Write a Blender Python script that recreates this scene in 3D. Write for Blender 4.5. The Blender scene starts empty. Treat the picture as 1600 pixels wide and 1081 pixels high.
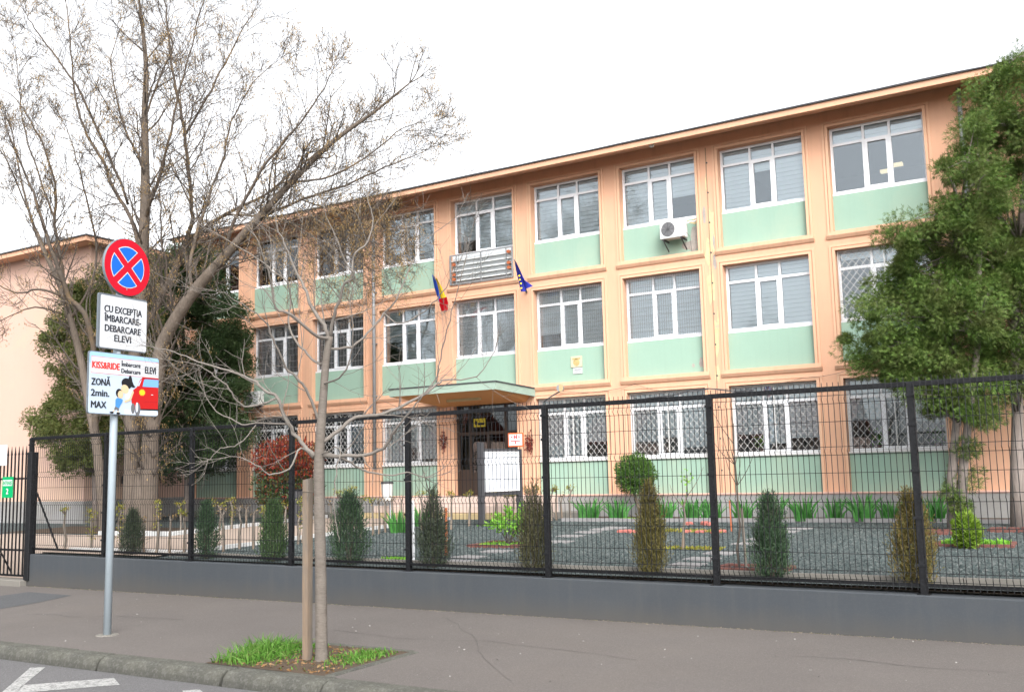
import bpy, math, random
import numpy as np
from math import sin, cos, pi, radians
from mathutils import Matrix, Vector

# ------------------------------------------------------------------ camera, world, sun, exposure
S = bpy.context.scene
COL = S.collection
FPX, PITCH, ROLL, YAW, EYE = 1547.56, .1246, -.0242, .5511, 2.0266
fw = np.array([-sin(YAW) * cos(PITCH), cos(YAW) * cos(PITCH), sin(PITCH)])
rt = np.array([cos(YAW), sin(YAW), 0.0])
up = np.cross(rt, fw)
rt, up = cos(ROLL) * rt + sin(ROLL) * up, -sin(ROLL) * rt + cos(ROLL) * up
O = np.array([0, 0, EYE])
cd = bpy.data.cameras.new('camera')
cd.sensor_width = 36; cd.sensor_fit = 'HORIZONTAL'; cd.lens = FPX / 1600 * 36
cd.clip_start = .1; cd.clip_end = 2000
cam = bpy.data.objects.new('camera', cd); COL.objects.link(cam)
M = Matrix.Identity(4)
for i in range(3):
    M[i][0], M[i][1], M[i][2], M[i][3] = rt[i], up[i], -fw[i], O[i]
cam.matrix_world = M
S.camera = cam

SUN_EL, SUN_AZ = radians(40), radians(138)      # soft light from behind the camera, to its right
w = bpy.data.worlds.new('World'); S.world = w; w.use_nodes = True
nt = w.node_tree
bg = nt.nodes['Background']
sky = nt.nodes.new('ShaderNodeTexSky'); sky.sky_type = 'NISHITA'; sky.sun_disc = False
sky.sun_elevation = SUN_EL; sky.sun_rotation = SUN_AZ; sky.air_density = 1.0; sky.dust_density = 4.0; sky.ozone_density = 1.0
hs = nt.nodes.new('ShaderNodeHueSaturation'); hs.inputs['Saturation'].default_value = .12
nt.links.new(sky.outputs[0], hs.inputs['Color']); nt.links.new(hs.outputs[0], bg.inputs['Color'])
bg.inputs['Strength'].default_value = .15
sl = bpy.data.lights.new('sun', 'SUN'); sl.energy = .62; sl.angle = radians(40); sl.color = (1, .97, .93)
so = bpy.data.objects.new('sun', sl); COL.objects.link(so)
sd = Vector((sin(SUN_AZ) * cos(SUN_EL), cos(SUN_AZ) * cos(SUN_EL), sin(SUN_EL)))
so.rotation_euler = sd.to_track_quat('Z', 'Y').to_euler()
S.view_settings.view_transform = 'Standard'; S.view_settings.look = 'None'
S.view_settings.gamma = 1; S.view_settings.exposure = 1.55; S.view_settings.use_curve_mapping = False
S.render.engine = 'CYCLES'
S.cycles.use_denoising = True
S.cycles.max_bounces = 8; S.cycles.transparent_max_bounces = 24
S.cycles.caustics_reflective = False; S.cycles.caustics_refractive = False

# ------------------------------------------------------------------ helpers
R = random.Random(11)
NR = np.random.default_rng(5)

def ray(x, y): return fw + rt * (x - 800) / FPX - up * (y - 540.5) / FPX
def at(x, y, ax, v):
    d = ray(x, y); t = (v - O[ax]) / d[ax]; return O + t * d
def atd(x, y, dep): return O + ray(x, y) * dep
def depth(p): return float((np.array(p) - O) @ fw)
def pz(X): return .0052 * max(-40, min(20, X))                  # pavement falls slightly to the left
def yz(X, Y):                                                    # yard rises gently to the house, dips at the gate
    b = .56 + .02 * (min(Y, 23.5) - 12.9)
    if X < -19.3:
        k = min(1, (-19.3 - X) / .5) * (1 - min(1, max(0, (Y - 12.6) / 3.0)))
        b = b * (1 - k) + (pz(X) + .04) * k
    return b
def yard(x, y):
    d = ray(x, y); t = (.302 - O[2]) / (d[2] - .02 * d[1]); p = O + t * d
    return np.array([p[0], p[1], yz(p[0], p[1])])
def lin(c): c /= 255; return c / 12.92 if c <= .04045 else ((c + .055) / 1.055) ** 2.4
def C(r, g, b, k=1.0): return (lin(r) * k, lin(g) * k, lin(b) * k)

class MB:
    def __init__(s): s.v = []; s.f = []; s.m = []
    def poly(s, pts, m=0):
        n = len(s.v); s.v += [tuple(map(float, p)) for p in pts]; s.f.append(tuple(range(n, n + len(pts)))); s.m.append(m); return s
    def hexa(s, p, m=0):            # p: 4 bottom (ccw from above), 4 top
        n = len(s.v); s.v += [tuple(map(float, q)) for q in p]
        for f in ((3, 2, 1, 0), (4, 5, 6, 7), (0, 1, 5, 4), (1, 2, 6, 5), (2, 3, 7, 6), (3, 0, 4, 7)):
            s.f.append(tuple(n + i for i in f)); s.m.append(m)
        return s
    def box(s, x0, x1, y0, y1, z0, z1, m=0):
        return s.hexa([(x0, y0, z0), (x1, y0, z0), (x1, y1, z0), (x0, y1, z0), (x0, y0, z1), (x1, y0, z1), (x1, y1, z1), (x0, y1, z1)], m)
    def bbox(s, x0, x1, y0, y1, z0, z1, b=.01, m=0):  # box with chamfered long edges on all sides (octagonal section, capped)
        n = len(s.v)
        rings = []
        for z, i in ((z0, b), (z0 + b, 0), (z1 - b, 0), (z1, b)):
            rings.append([(x0 + b + i, y0 + i, z), (x1 - b - i, y0 + i, z), (x1 - i, y0 + b + i, z), (x1 - i, y1 - b - i, z), (x1 - b - i, y1 - i, z), (x0 + b + i, y1 - i, z), (x0 + i, y1 - b - i, z), (x0 + i, y0 + b + i, z)])
        for r in rings: s.v += r
        for k in range(3):
            for j in range(8):
                a, c = n + k * 8 + j, n + k * 8 + (j + 1) % 8
                s.f.append((a, c, c + 8, a + 8)); s.m.append(m)
        s.f.append(tuple(n + 7 - j for j in range(8))); s.m.append(m)
        s.f.append(tuple(n + 24 + j for j in range(8))); s.m.append(m)
        return s
    def tube(s, pts, rad, sides=6, m=0, cap=True):
        P = [Vector(p) for p in pts]; n0 = len(s.v); k = len(P)
        if not hasattr(rad, '__len__'): rad = [rad] * k
        prev = None
        for i in range(k):
            t = (P[min(i + 1, k - 1)] - P[max(i - 1, 0)])
            if t.length < 1e-9: t = Vector((0, 0, 1))
            t.normalize()
            if prev is None:
                a = t.orthogonal().normalized()
            else:
                a = prev - t * prev.dot(t)
                a = a.normalized() if a.length > 1e-6 else t.orthogonal().normalized()
            prev = a; b = t.cross(a)
            for j in range(sides):
                an = 2 * pi * j / sides
                q = P[i] + (a * cos(an) + b * sin(an)) * rad[i]; s.v.append((q.x, q.y, q.z))
        for i in range(k - 1):
            for j in range(sides):
                j2 = (j + 1) % sides; a = n0 + i * sides
                s.f.append((a + j, a + j2, a + sides + j2, a + sides + j)); s.m.append(m)
        if cap:
            s.f.append(tuple(n0 + sides - 1 - j for j in range(sides))); s.m.append(m)
            s.f.append(tuple(n0 + (k - 1) * sides + j for j in range(sides))); s.m.append(m)
        return s
    def disc(s, c, nrm, r, n=24, m=0, thick=0, r2=None):
        c = Vector(c); nrm = Vector(nrm).normalized(); a = nrm.orthogonal().normalized(); b = nrm.cross(a)
        ring = [c + (a * cos(2 * pi * j / n) + b * sin(2 * pi * j / n)) * r for j in range(n)]
        s.poly(ring, m)
        if thick:
            n0 = len(s.v); back = [p - nrm * thick for p in ring]
            s.v += [tuple(p) for p in ring] + [tuple(p) for p in back]
            for j in range(n):
                s.f.append((n0 + j, n0 + n + j, n0 + n + (j + 1) % n, n0 + (j + 1) % n)); s.m.append(m)
            s.poly(back[::-1], m)
        return s
    def mesh(s, name, mats, off=(0, 0, 0), smooth=False):
        me = bpy.data.meshes.new(name)
        ox, oy, oz = off
        me.from_pydata([(x - ox, y - oy, z - oz) for x, y, z in s.v], [], s.f)
        if not isinstance(mats, (list, tuple)): mats = [mats]
        for m in mats: me.materials.append(m)
        if len(mats) > 1: me.polygons.foreach_set('material_index', s.m)
        if smooth: me.polygons.foreach_set('use_smooth', [True] * len(s.f))
        me.update(); return me

def wpos(o):
    p = Vector((0, 0, 0))
    while o: p += o.location; o = o.parent
    return p
def tag(o, label=None, cat=None, group=None, kind=None):
    if label: o['label'] = label
    if cat: o['category'] = cat
    if group: o['group'] = group
    if kind: o['kind'] = kind
    return o
def thing(name, label, cat, loc=(0, 0, 0), group=None):
    o = bpy.data.objects.new(name, None); COL.objects.link(o); o.location = tuple(map(float, loc)); o.empty_display_size = .1
    return tag(o, label, cat, group)
def link(name, me, parent=None, loc=(0, 0, 0)):
    o = bpy.data.objects.new(name, me); COL.objects.link(o); o.location = tuple(map(float, loc)); o.parent = parent; return o
def obj(name, mb, mats, parent=None, smooth=False):            # mb in world coordinates
    off = wpos(parent) if parent else (0, 0, 0)
    return link(name, mb.mesh(name, mats, off, smooth), parent)
def objl(name, mb, mats, parent=None, loc=(0, 0, 0), smooth=False):   # mb in the parent's coordinates
    return link(name, mb.mesh(name, mats, (0, 0, 0), smooth), parent, loc)
def copy_tree(o, parent=None):
    c = o.copy(); COL.objects.link(c)
    if parent: c.parent = parent
    for ch in list(o.children): copy_tree(ch, c)
    return c
def np_mesh(name, V, nper, mat, off=(0, 0, 0), F=None):          # many equal polygons at once
    V = np.asarray(V, dtype=np.float32).reshape(-1, 3) - np.array(tuple(off), dtype=np.float32)
    idx = np.arange(len(V), dtype=np.int32) if F is None else np.asarray(F, dtype=np.int32).ravel()
    nf = len(idx) // nper
    me = bpy.data.meshes.new(name)
    me.vertices.add(len(V)); me.vertices.foreach_set('co', V.ravel())
    me.loops.add(len(idx)); me.loops.foreach_set('vertex_index', idx)
    me.polygons.add(nf); me.polygons.foreach_set('loop_start', np.arange(0, nf * nper, nper, dtype=np.int32))
    me.materials.append(mat); me.update(calc_edges=True); return me
def unit(a): return a / np.maximum(np.linalg.norm(a, axis=-1, keepdims=True), 1e-9)
def leaves(P, D, L, W, bend=.0):                                   # diamond leaves, one quad each
    n = len(P); D = unit(D); s = unit(np.cross(D, NR.normal(size=(n, 3))))
    L = np.broadcast_to(L, (n,))[:, None]; W = np.broadcast_to(W, (n,))[:, None]
    up_ = np.cross(s, D)
    mid = P + D * L * .45 + up_ * L * bend
    return np.stack([P, mid - s * W / 2, P + D * L, mid + s * W / 2], 1)

# ------------------------------------------------------------------ materials
def nodes(name):
    m = bpy.data.materials.new(name); m.use_nodes = True; t = m.node_tree
    return m, t, t.nodes['Principled BSDF'], t.nodes['Material Output']
def N(t, typ, **k):
    n = t.nodes.new(typ)
    for a, v in k.items():
        if a in n.inputs: n.inputs[a].default_value = v
        else: setattr(n, a, v)
    return n
def mul(c, k): return (min(1, c[0] * k), min(1, c[1] * k), min(1, c[2] * k), 1)
def mat(name, c, rough=.8, var=.15, sc=3.0, fine=60.0, bump=.15, bdist=.01, metal=0, spec=.35, stretch=(1, 1, 1), stain=None, stain_amt=.5, stain_sc=.6, speck=None, speck_sc=150, speck_amt=.3, streak=None, streak_amt=.4):
    m, t, b, out = nodes(name)
    L = t.links.new
    tc = N(t, 'ShaderNodeTexCoord'); mp = N(t, 'ShaderNodeMapping'); mp.inputs['Scale'].default_value = stretch
    L(tc.outputs['Object'], mp.inputs['Vector'])
    n1 = N(t, 'ShaderNodeTexNoise', Scale=sc, Detail=6.0, Roughness=.6); L(mp.outputs[0], n1.inputs['Vector'])
    n2 = N(t, 'ShaderNodeTexNoise', Scale=fine, Detail=3.0, Roughness=.6); L(mp.outputs[0], n2.inputs['Vector'])
    ad = N(t, 'ShaderNodeMath', operation='MULTIPLY_ADD'); ad.inputs[1].default_value = .55; L(n1.outputs[0], ad.inputs[0])
    m2 = N(t, 'ShaderNodeMath', operation='MULTIPLY'); m2.inputs[1].default_value = .45; L(n2.outputs[0], m2.inputs[0]); L(m2.outputs[0], ad.inputs[2])
    rp = N(t, 'ShaderNodeValToRGB'); L(ad.outputs[0], rp.inputs[0])
    rp.color_ramp.elements[0].position = .3; rp.color_ramp.elements[1].position = .7
    rp.color_ramp.elements[0].color = mul(c, 1 - var); rp.color_ramp.elements[1].color = mul(c, 1 + var)
    col = rp.outputs[0]
    if stain:
        n3 = N(t, 'ShaderNodeTexNoise', Scale=stain_sc, Detail=8.0, Roughness=.65); L(mp.outputs[0], n3.inputs['Vector'])
        r3 = N(t, 'ShaderNodeValToRGB'); L(n3.outputs[0], r3.inputs[0])
        r3.color_ramp.elements[0].position = .5; r3.color_ramp.elements[1].position = .72
        r3.color_ramp.elements[0].color = (0, 0, 0, 1); r3.color_ramp.elements[1].color = (stain_amt,) * 3 + (1,)
        mx = N(t, 'ShaderNodeMixRGB'); L(r3.outputs[0], mx.inputs[0]); L(col, mx.inputs[1]); mx.inputs[2].default_value = (*stain, 1); col = mx.outputs[0]
    if streak:                                                     # rain streaks
        ms_ = N(t, 'ShaderNodeMapping'); ms_.inputs['Scale'].default_value = (7, 7, .45); L(tc.outputs['Object'], ms_.inputs['Vector'])
        n5 = N(t, 'ShaderNodeTexNoise', Scale=1.0, Detail=7.0, Roughness=.65); L(ms_.outputs[0], n5.inputs['Vector'])
        r5 = N(t, 'ShaderNodeValToRGB'); L(n5.outputs[0], r5.inputs[0]); r5.color_ramp.elements[0].position = .5; r5.color_ramp.elements[1].position = .75
        r5.color_ramp.elements[0].color = (0, 0, 0, 1); r5.color_ramp.elements[1].color = (streak_amt,) * 3 + (1,)
        mx = N(t, 'ShaderNodeMixRGB'); L(r5.outputs[0], mx.inputs[0]); L(col, mx.inputs[1]); mx.inputs[2].default_value = (*streak, 1); col = mx.outputs[0]
    if speck:
        vo = N(t, 'ShaderNodeTexVoronoi', Scale=speck_sc); L(tc.outputs['Object'], vo.inputs['Vector'])
        sp = N(t, 'ShaderNodeSeparateColor'); L(vo.outputs['Color'], sp.inputs[0])
        r4 = N(t, 'ShaderNodeValToRGB'); L(sp.outputs[0], r4.inputs[0])
        r4.color_ramp.elements[0].position = .55; r4.color_ramp.elements[1].position = 1
        r4.color_ramp.elements[0].color = (0, 0, 0, 1); r4.color_ramp.elements[1].color = (speck_amt,) * 3 + (1,)
        mx = N(t, 'ShaderNodeMixRGB'); L(r4.outputs[0], mx.inputs[0]); L(col, mx.inputs[1]); mx.inputs[2].default_value = (*speck, 1); col = mx.outputs[0]
    L(col, b.inputs['Base Color'])
    b.inputs['Roughness'].default_value = rough; b.inputs['Metallic'].default_value = metal; b.inputs['Specular IOR Level'].default_value = spec
    if bump:
        bp = N(t, 'ShaderNodeBump', Strength=bump, Distance=bdist); L(n2.outputs[0], bp.inputs['Height']); L(bp.outputs[0], b.inputs['Normal'])
    return m
def foliage(name, cols, trans=.25, rough=.65, clump=None, csc=1.2, camt=.75):
    m, t, b, out = nodes(name); L = t.links.new
    g = N(t, 'ShaderNodeNewGeometry'); rp = N(t, 'ShaderNodeValToRGB'); L(g.outputs['Random Per Island'], rp.inputs[0])
    el = rp.color_ramp.elements
    for i, c in enumerate(cols):
        e = el[i] if i < 2 else el.new(i / (len(cols) - 1)); 
        e.position = i / max(1, len(cols) - 1); e.color = (*c, 1)
    col = rp.outputs[0]
    if clump:
        tc = N(t, 'ShaderNodeTexCoord'); n = N(t, 'ShaderNodeTexNoise', Scale=csc, Detail=3.0); L(tc.outputs['Object'], n.inputs['Vector'])
        r2 = N(t, 'ShaderNodeValToRGB'); L(n.outputs[0], r2.inputs[0]); r2.color_ramp.elements[0].position = .42; r2.color_ramp.elements[1].position = .68
        r2.color_ramp.elements[0].color = (0, 0, 0, 1); r2.color_ramp.elements[1].color = (camt, camt, camt, 1)
        mx = N(t, 'ShaderNodeMixRGB'); L(r2.outputs[0], mx.inputs[0]); L(col, mx.inputs[1]); mx.inputs[2].default_value = (*clump, 1); col = mx.outputs[0]
    L(col, b.inputs['Base Color']); b.inputs['Roughness'].default_value = rough; b.inputs['Specular IOR Level'].default_value = .25
    if trans:
        tr = N(t, 'ShaderNodeBsdfTranslucent'); L(col, tr.inputs[0]); ms = N(t, 'ShaderNodeMixShader'); ms.inputs[0].default_value = trans
        L(b.outputs[0], ms.inputs[1]); L(tr.outputs[0], ms.inputs[2]); L(ms.outputs[0], out.inputs['Surface'])
    return m
def glass(name, tint=.82, gain=2.2):
    m, t, b, out = nodes(name); t.nodes.remove(b); L = t.links.new
    fr = N(t, 'ShaderNodeFresnel', IOR=1.52); mu = N(t, 'ShaderNodeMath', operation='MULTIPLY_ADD', use_clamp=True); mu.inputs[1].default_value = gain; mu.inputs[2].default_value = .03
    L(fr.outputs[0], mu.inputs[0])
    tr = N(t, 'ShaderNodeBsdfTransparent'); tr.inputs[0].default_value = (tint * .96, tint * .99, tint, 1)
    gl = N(t, 'ShaderNodeBsdfGlossy', Roughness=.015); gl.inputs[0].default_value = (.84, .91, .97, 1)
    tc = N(t, 'ShaderNodeTexCoord'); n = N(t, 'ShaderNodeTexNoise', Scale=1.3, Detail=1.0); L(tc.outputs['Object'], n.inputs['Vector'])
    bp = N(t, 'ShaderNodeBump', Strength=.04, Distance=.02); L(n.outputs[0], bp.inputs['Height']); L(bp.outputs[0], gl.inputs['Normal'])
    ms = N(t, 'ShaderNodeMixShader'); L(mu.outputs[0], ms.inputs[0]); L(tr.outputs[0], ms.inputs[1]); L(gl.outputs[0], ms.inputs[2]); L(ms.outputs[0], out.inputs['Surface'])
    return m
def emit(name, c, s):
    m, t, b, out = nodes(name); b.inputs['Base Color'].default_value = (*c, 1); b.inputs['Emission Color'].default_value = (*c, 1); b.inputs['Emission Strength'].default_value = s; return m

m_peach = mat('peach_stucco', (.63, .362, .238), .9, .06, 1.1, 90, .2, .006, stain=(.5, .33, .23), stain_amt=.35, stain_sc=.5, streak=(.40, .25, .17), streak_amt=.35)
m_peach_trim = mat('peach_moulding', (.66, .395, .262), .9, .05, 1.5, 80, .15, .005, stain=(.48, .36, .24), stain_amt=.45, stain_sc=.9, streak=(.42, .27, .18), streak_amt=.4)
m_green = mat('mint_stucco', (.268, .395, .318), .9, .06, 1.0, 90, .2, .006, stain=(.36, .42, .32), stain_amt=.5, stain_sc=.7, streak=(.22, .30, .25), streak_amt=.22)
m_wing = mat('pale_pink_stucco', (.55, .37, .30), .92, .05, .5, 70, .2, .006, stain=(.58, .43, .29), stain_amt=.6, stain_sc=.35, streak=(.48, .35, .28), streak_amt=.3)
m_plinth = mat('plinth_concrete', (.27, .265, .26), .9, .12, 1.5, 50, .3, .008, stain=(.19, .17, .14), stain_amt=.6, stain_sc=.8)
m_soffit = mat('ochre_soffit', (.55, .29, .12), .9, .06, 1.2, 60, .15, .005, stain=(.4, .2, .09), stain_amt=.3)
m_roof = mat('bitumen_roof', (.05, .05, .055), .85, .25, 4, 60, .4)
m_pvc = mat('white_pvc', (.78, .79, .82), .4, .02, 2, 40, 0)
m_sill = mat('sill_stone', (.62, .61, .60), .7, .08, 3, 60, .1)
m_blind = mat('white_blind', (.88, .92, .94), .8, .04, 2, 30, 0)
m_glass = glass('window_glass', .93, 1.7)
m_doorglass = glass('door_glass', .55, 2.0)
m_room = mat('dim_room', (.30, .30, .29), .9, .1, .5, 20, 0)
m_grille = mat('white_painted_steel', (.56, .56, .545), .5, .05, 3, 50, 0)
m_greygrille = mat('grey_galvanised_wire', (.34, .35, .36), .5, .05, 3, 50, 0)
m_black = mat('black_powder_coat', (.007, .0075, .009), .55, .2, 6, 120, .05, .002, spec=.22, speck=(.07, .075, .08), speck_sc=45, speck_amt=.12)
m_greywall = mat('slate_grey_render', (.050, .0565, .064), .88, .07, .8, 110, .25, .004, spec=.2, stain=(.066, .071, .076), stain_amt=.5, stain_sc=.7, streak=(.075, .077, .078), streak_amt=.35, speck=(.09, .095, .10), speck_sc=80, speck_amt=.12)
def foot_dirt_shade(m, z0, z1, c, amt):       # road dust splashed on a wall foot; grime plus painted shade on kerbs
    t = m.node_tree; L = t.links.new; b = t.nodes['Principled BSDF']; src = b.inputs['Base Color'].links[0].from_socket
    tc = N(t, 'ShaderNodeTexCoord'); sp = N(t, 'ShaderNodeSeparateXYZ'); L(tc.outputs['Object'], sp.inputs[0])
    no = N(t, 'ShaderNodeTexNoise', Scale=3.0, Detail=6.0); L(tc.outputs['Object'], no.inputs['Vector'])
    ad = N(t, 'ShaderNodeMath', operation='MULTIPLY_ADD'); ad.inputs[1].default_value = .25; L(no.outputs[0], ad.inputs[0]); L(sp.outputs['Z'], ad.inputs[2])
    mr = N(t, 'ShaderNodeMapRange'); mr.inputs['From Min'].default_value = z0 + .125; mr.inputs['From Max'].default_value = z1 + .125; mr.inputs['To Min'].default_value = amt; mr.inputs['To Max'].default_value = 0
    L(ad.outputs[0], mr.inputs['Value']); mx = N(t, 'ShaderNodeMixRGB'); L(mr.outputs[0], mx.inputs[0]); L(src, mx.inputs[1]); mx.inputs[2].default_value = (*c, 1); L(mx.outputs[0], b.inputs['Base Color'])
foot_dirt_shade(m_greywall, -.1, .30, (.075, .069, .061), .8)
m_walk = mat('pavement_asphalt', (.104, .092, .085), .93, .17, .55, 160, .6, .008, stain=(.118, .102, .090), stain_amt=.8, stain_sc=.30, speck=(.17, .155, .145), speck_sc=120, speck_amt=.6, streak=None)
m_patch = mat('dark_asphalt_patch', (.058, .06, .064), .93, .12, 1.5, 150, .5, .006, speck=(.2, .2, .2), speck_sc=140, speck_amt=.4)
m_road = mat('road_asphalt', (.092, .089, .091), .93, .12, .6, 150, .5, .006, stain=(.08, .075, .075), stain_amt=.5, stain_sc=.5, speck=(.22, .22, .22), speck_sc=130, speck_amt=.5)
m_kerb = mat('weathered_kerb_concrete', (.080, .079, .066), .92, .34, 2.2, 60, .9, .015, stain=(.035, .035, .033), stain_amt=.9, stain_sc=1.3, speck=(.2, .2, .185), speck_sc=40, speck_amt=.3)
m_paint = mat('road_paint', (.34, .34, .33), .8, .1, 4, 120, .3, .003, stain=(.10, .10, .10), stain_amt=.95, stain_sc=12, speck=(.10, .10, .10), speck_sc=55, speck_amt=.75)
m_ground = mat('earth', (.10, .085, .06), .95, .2, 1, 30, .4)
m_gravel = mat('blue_grey_gravel_bed', (.052, .067, .067), .95, .45, 18, 45, 1.0, .03, speck=(.15, .175, .172), speck_sc=32, speck_amt=.7)
m_stone = foliage('gravel_stone', [(.025, .035, .035), (.05, .068, .067), (.075, .094, .092), (.14, .155, .15)], 0, .8)
m_soil = mat('soil', (.075, .052, .034), .97, .35, 6, 60, .8, .02)
m_path = mat('pinkish_paving', (.32, .255, .21), .9, .08, 1.2, 60, .3, .005, stain=(.32, .26, .22), stain_amt=.5)
m_whitecurb = mat('whitewashed_curb', (.46, .46, .455), .85, .08, 3, 60, .3, .005)
m_conc = mat('light_concrete', (.165, .155, .138), .9, .1, 2, 70, .4, .006)
m_tan = mat('tan_step', (.40, .31, .17), .9, .1, 2, 60, .3)
m_slab = mat('grey_paving_slab', (.21, .205, .205), .9, .08, 3, 80, .3, .004)
m_bark = mat('grey_brown_bark', (.13, .105, .085), .95, .35, 4, 26, 1.0, .035, stretch=(1, 1, .22), stain=(.10, .075, .055), stain_amt=.6, stain_sc=2.5)
m_twig = mat('dark_twig', (.085, .07, .058), .95, .25, 3, 30, .3)
m_branch = mat('dark_branch', (.095, .077, .063), .95, .3, 5, 40, .6, .02, stain=(.20, .125, .05), stain_amt=.8, stain_sc=1.1)
m_bark2 = mat('smooth_grey_bark', (.148, .128, .11), .9, .25, 3, 22, .8, .012, stretch=(1, 1, 3.2), stain=(.11, .092, .075), stain_amt=.7, stain_sc=5)
m_limb2 = mat('grey_limb', (.16, .142, .125), .9, .2, 3, 34, .3, .006)
m_thujabark = mat('thuja_bark', (.22, .185, .165), .95, .3, 4, 30, .8, .02, stretch=(1, 1, .2))
m_stake = mat('weathered_stake', (.16, .137, .114), .92, .3, 3, 40, .5, .006, stretch=(1, 1, .1), stain=(.26, .15, .07), stain_amt=.6, stain_sc=5.0)
m_seed = foliage('dry_seed_pods', [(.20, .125, .05), (.34, .22, .085), (.42, .29, .13), (.26, .19, .11)], .35)
m_grass = foliage('fresh_grass', [(.05, .15, .018), (.085, .22, .026), (.125, .27, .045), (.15, .20, .06)], .3)
m_iris = foliage('iris_leaf', [(.05, .19, .04), (.07, .25, .05), (.12, .30, .09)], .3)
m_fresh = foliage('fresh_leaf', [(.13, .36, .03), (.20, .45, .05), (.27, .46, .08)], .35)
m_yleaf = foliage('yellow_green_leaf', [(.22, .23, .03), (.34, .30, .05), (.16, .22, .04), (.36, .22, .06)], .3)
m_thuja = foliage('thuja_spray', [(.036, .074, .016), (.068, .13, .024), (.105, .18, .033), (.15, .225, .05)], .25, clump=(.13, .11, .05), csc=2.2, camt=.5)
m_olive = foliage('olive_spray', [(.05, .072, .02), (.08, .108, .026), (.115, .138, .036), (.14, .13, .045)], .25)
m_dark = foliage('dark_spray', [(.02, .042, .016), (.036, .07, .023), (.058, .10, .032)], .22, clump=(.065, .075, .03), csc=1.0, camt=.4)
m_red = foliage('red_leaf', [(.15, .02, .014), (.27, .035, .022), (.34, .07, .03), (.07, .09, .03)], .3)
m_red_low = foliage('red_green_leaf', [(.05, .09, .025), (.035, .065, .02), (.09, .10, .03), (.22, .03, .02)], .25)
m_galv = mat('galvanised_pole', (.33, .385, .425), .55, .06, 8, 80, .05, metal=.1)
m_signback = mat('sign_grey', (.12, .14, .16), .5, .08, 4, 50, 0)
m_steel = mat('grey_steel', (.24, .25, .26), .55, .15, 5, 60, .1, metal=.2)
m_acwhite = mat('ac_casing', (.60, .61, .60), .5, .05, 3, 40, .05)
m_dkgrey = mat('dark_grey', (.05, .05, .055), .6, .15, 4, 40, .1)
m_acfan = mat('fan_grille_grey', (.20, .20, .21), .6, .1, 5, 60, .1)
m_door = mat('dark_brown_door', (.035, .022, .016), .5, .2, 3, 40, .1)
m_brick = mat('red_edging_brick', (.13, .055, .045), .95, .25, 6, 50, .5)
m_rust = mat('orange_rust', (.35, .10, .04), .85, .2, 5, 50, .2)
def flat(name, c, rough=.75, v=.03): return mat(name, c, rough, v, 6, 60, 0, spec=.15)
f_red = flat('sign_red', (.45, .006, .02)); f_blue = flat('sign_blue', (.01, .11, .50)); f_white = flat('sign_white', (.50, .515, .54))
f_txt = flat('sign_ink', (.03, .033, .042)); f_black = flat('print_black', (.015, .015, .018)); f_sky = flat('print_sky_blue', (.28, .46, .62)); f_pale = flat('print_pale_blue', (.42, .52, .65))
f_car = flat('print_car_red', (.42, .014, .014)); f_card = flat('print_dark_red', (.30, .012, .016)); f_skin = flat('print_skin', (.58, .44, .28)); f_cblue = flat('print_blue', (.06, .22, .48)); f_glassb = flat('print_window_blue', (.16, .35, .68))
f_yel = flat('print_yellow', (.85, .55, .02)); f_orange = flat('print_orange', (.80, .38, .03)); f_green = flat('print_green', (.0, .30, .10)); f_redtxt = flat('print_red_text', (.60, .035, .03)); f_grey = flat('print_grey', (.13, .13, .14)); f_snow = flat('print_snow', (.62, .68, .80))

foot_dirt_shade(m_kerb, -.24, -.01, (.034, .034, .032), .85)  # grime that also paints in the darker, less skylit kerb front

# ------------------------------------------------------------------ ground, road, pavement, kerb
def sheet(name, x0, x1, y0, y1, zf, m, nx=1, ny=1):
    b = MB(); xs = np.linspace(x0, x1, nx + 1); ys = np.linspace(y0, y1, ny + 1)
    for y in ys:
        for x in xs: b.v.append((float(x), float(y), float(zf(x, y))))
    for j in range(ny):
        for i in range(nx):
            a = j * (nx + 1) + i; b.f.append((a, a + 1, a + nx + 2, a + nx + 1)); b.m.append(0)
    o = obj(name, b, m); return tag(o, kind='structure')
sheet('ground', -600, 600, -600, 600, lambda x, y: -.60, m_ground)
road = sheet('road', -90, 60, -14, 7.66, lambda x, y: pz(x) - .15, m_road, 30, 1)
sheet('pavement', -90, 60, 7.93, 12.40, lambda x, y: pz(x) + (y - 7.93) * .002, m_walk, 30, 2)
def zpav(x, y): return pz(x) + (y - 7.93) * .002
b = MB()
pp = [at(x, y, 2, -.08) for x, y in [(-60, 938), (45, 924), (112, 930), (60, 941), (0, 951), (-60, 960)]]
b.poly([(p[0], p[1], zpav(p[0], p[1]) + .004) for p in pp][::-1]); tag(obj('asphalt_patch', b, m_patch), kind='structure')
m_seam = mat('sealed_crack', (.062, .057, .055), .9, .2, 8, 90, .3)
def seam(pts, wd):
    b = MB(); r = random.Random(len(pts)); P = [at(x, y, 2, -.05) for x, y in pts]; Q = []
    for i in range(len(P) - 1):
        for k in range(6): q = P[i] * (1 - k / 6) + P[i + 1] * (k / 6); Q.append((q[0] + r.uniform(-.03, .03), q[1] + r.uniform(-.025, .025), wd * r.uniform(.4, 1.3)))
    for (x, y, a), (u, v, c) in zip(Q, Q[1:]): b.poly([(x, y - a, zpav(x, y - a) + .003), (u, v - c, zpav(u, v - c) + .003), (u, v + c, zpav(u, v + c) + .003), (x, y + a, zpav(x, y + a) + .003)])
    tag(obj('pavement_seam', b, m_seam), kind='structure')
seam([(40, 957), (85, 957), (115, 962), (180, 960), (240, 964), (300, 968)], .006)
seam([(520, 985), (640, 1000), (760, 1004), (905, 1022), (1010, 1037)], .005)
seam([(1240, 1030), (1330, 1036), (1440, 1050), (1600, 1060)], .005)
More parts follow.
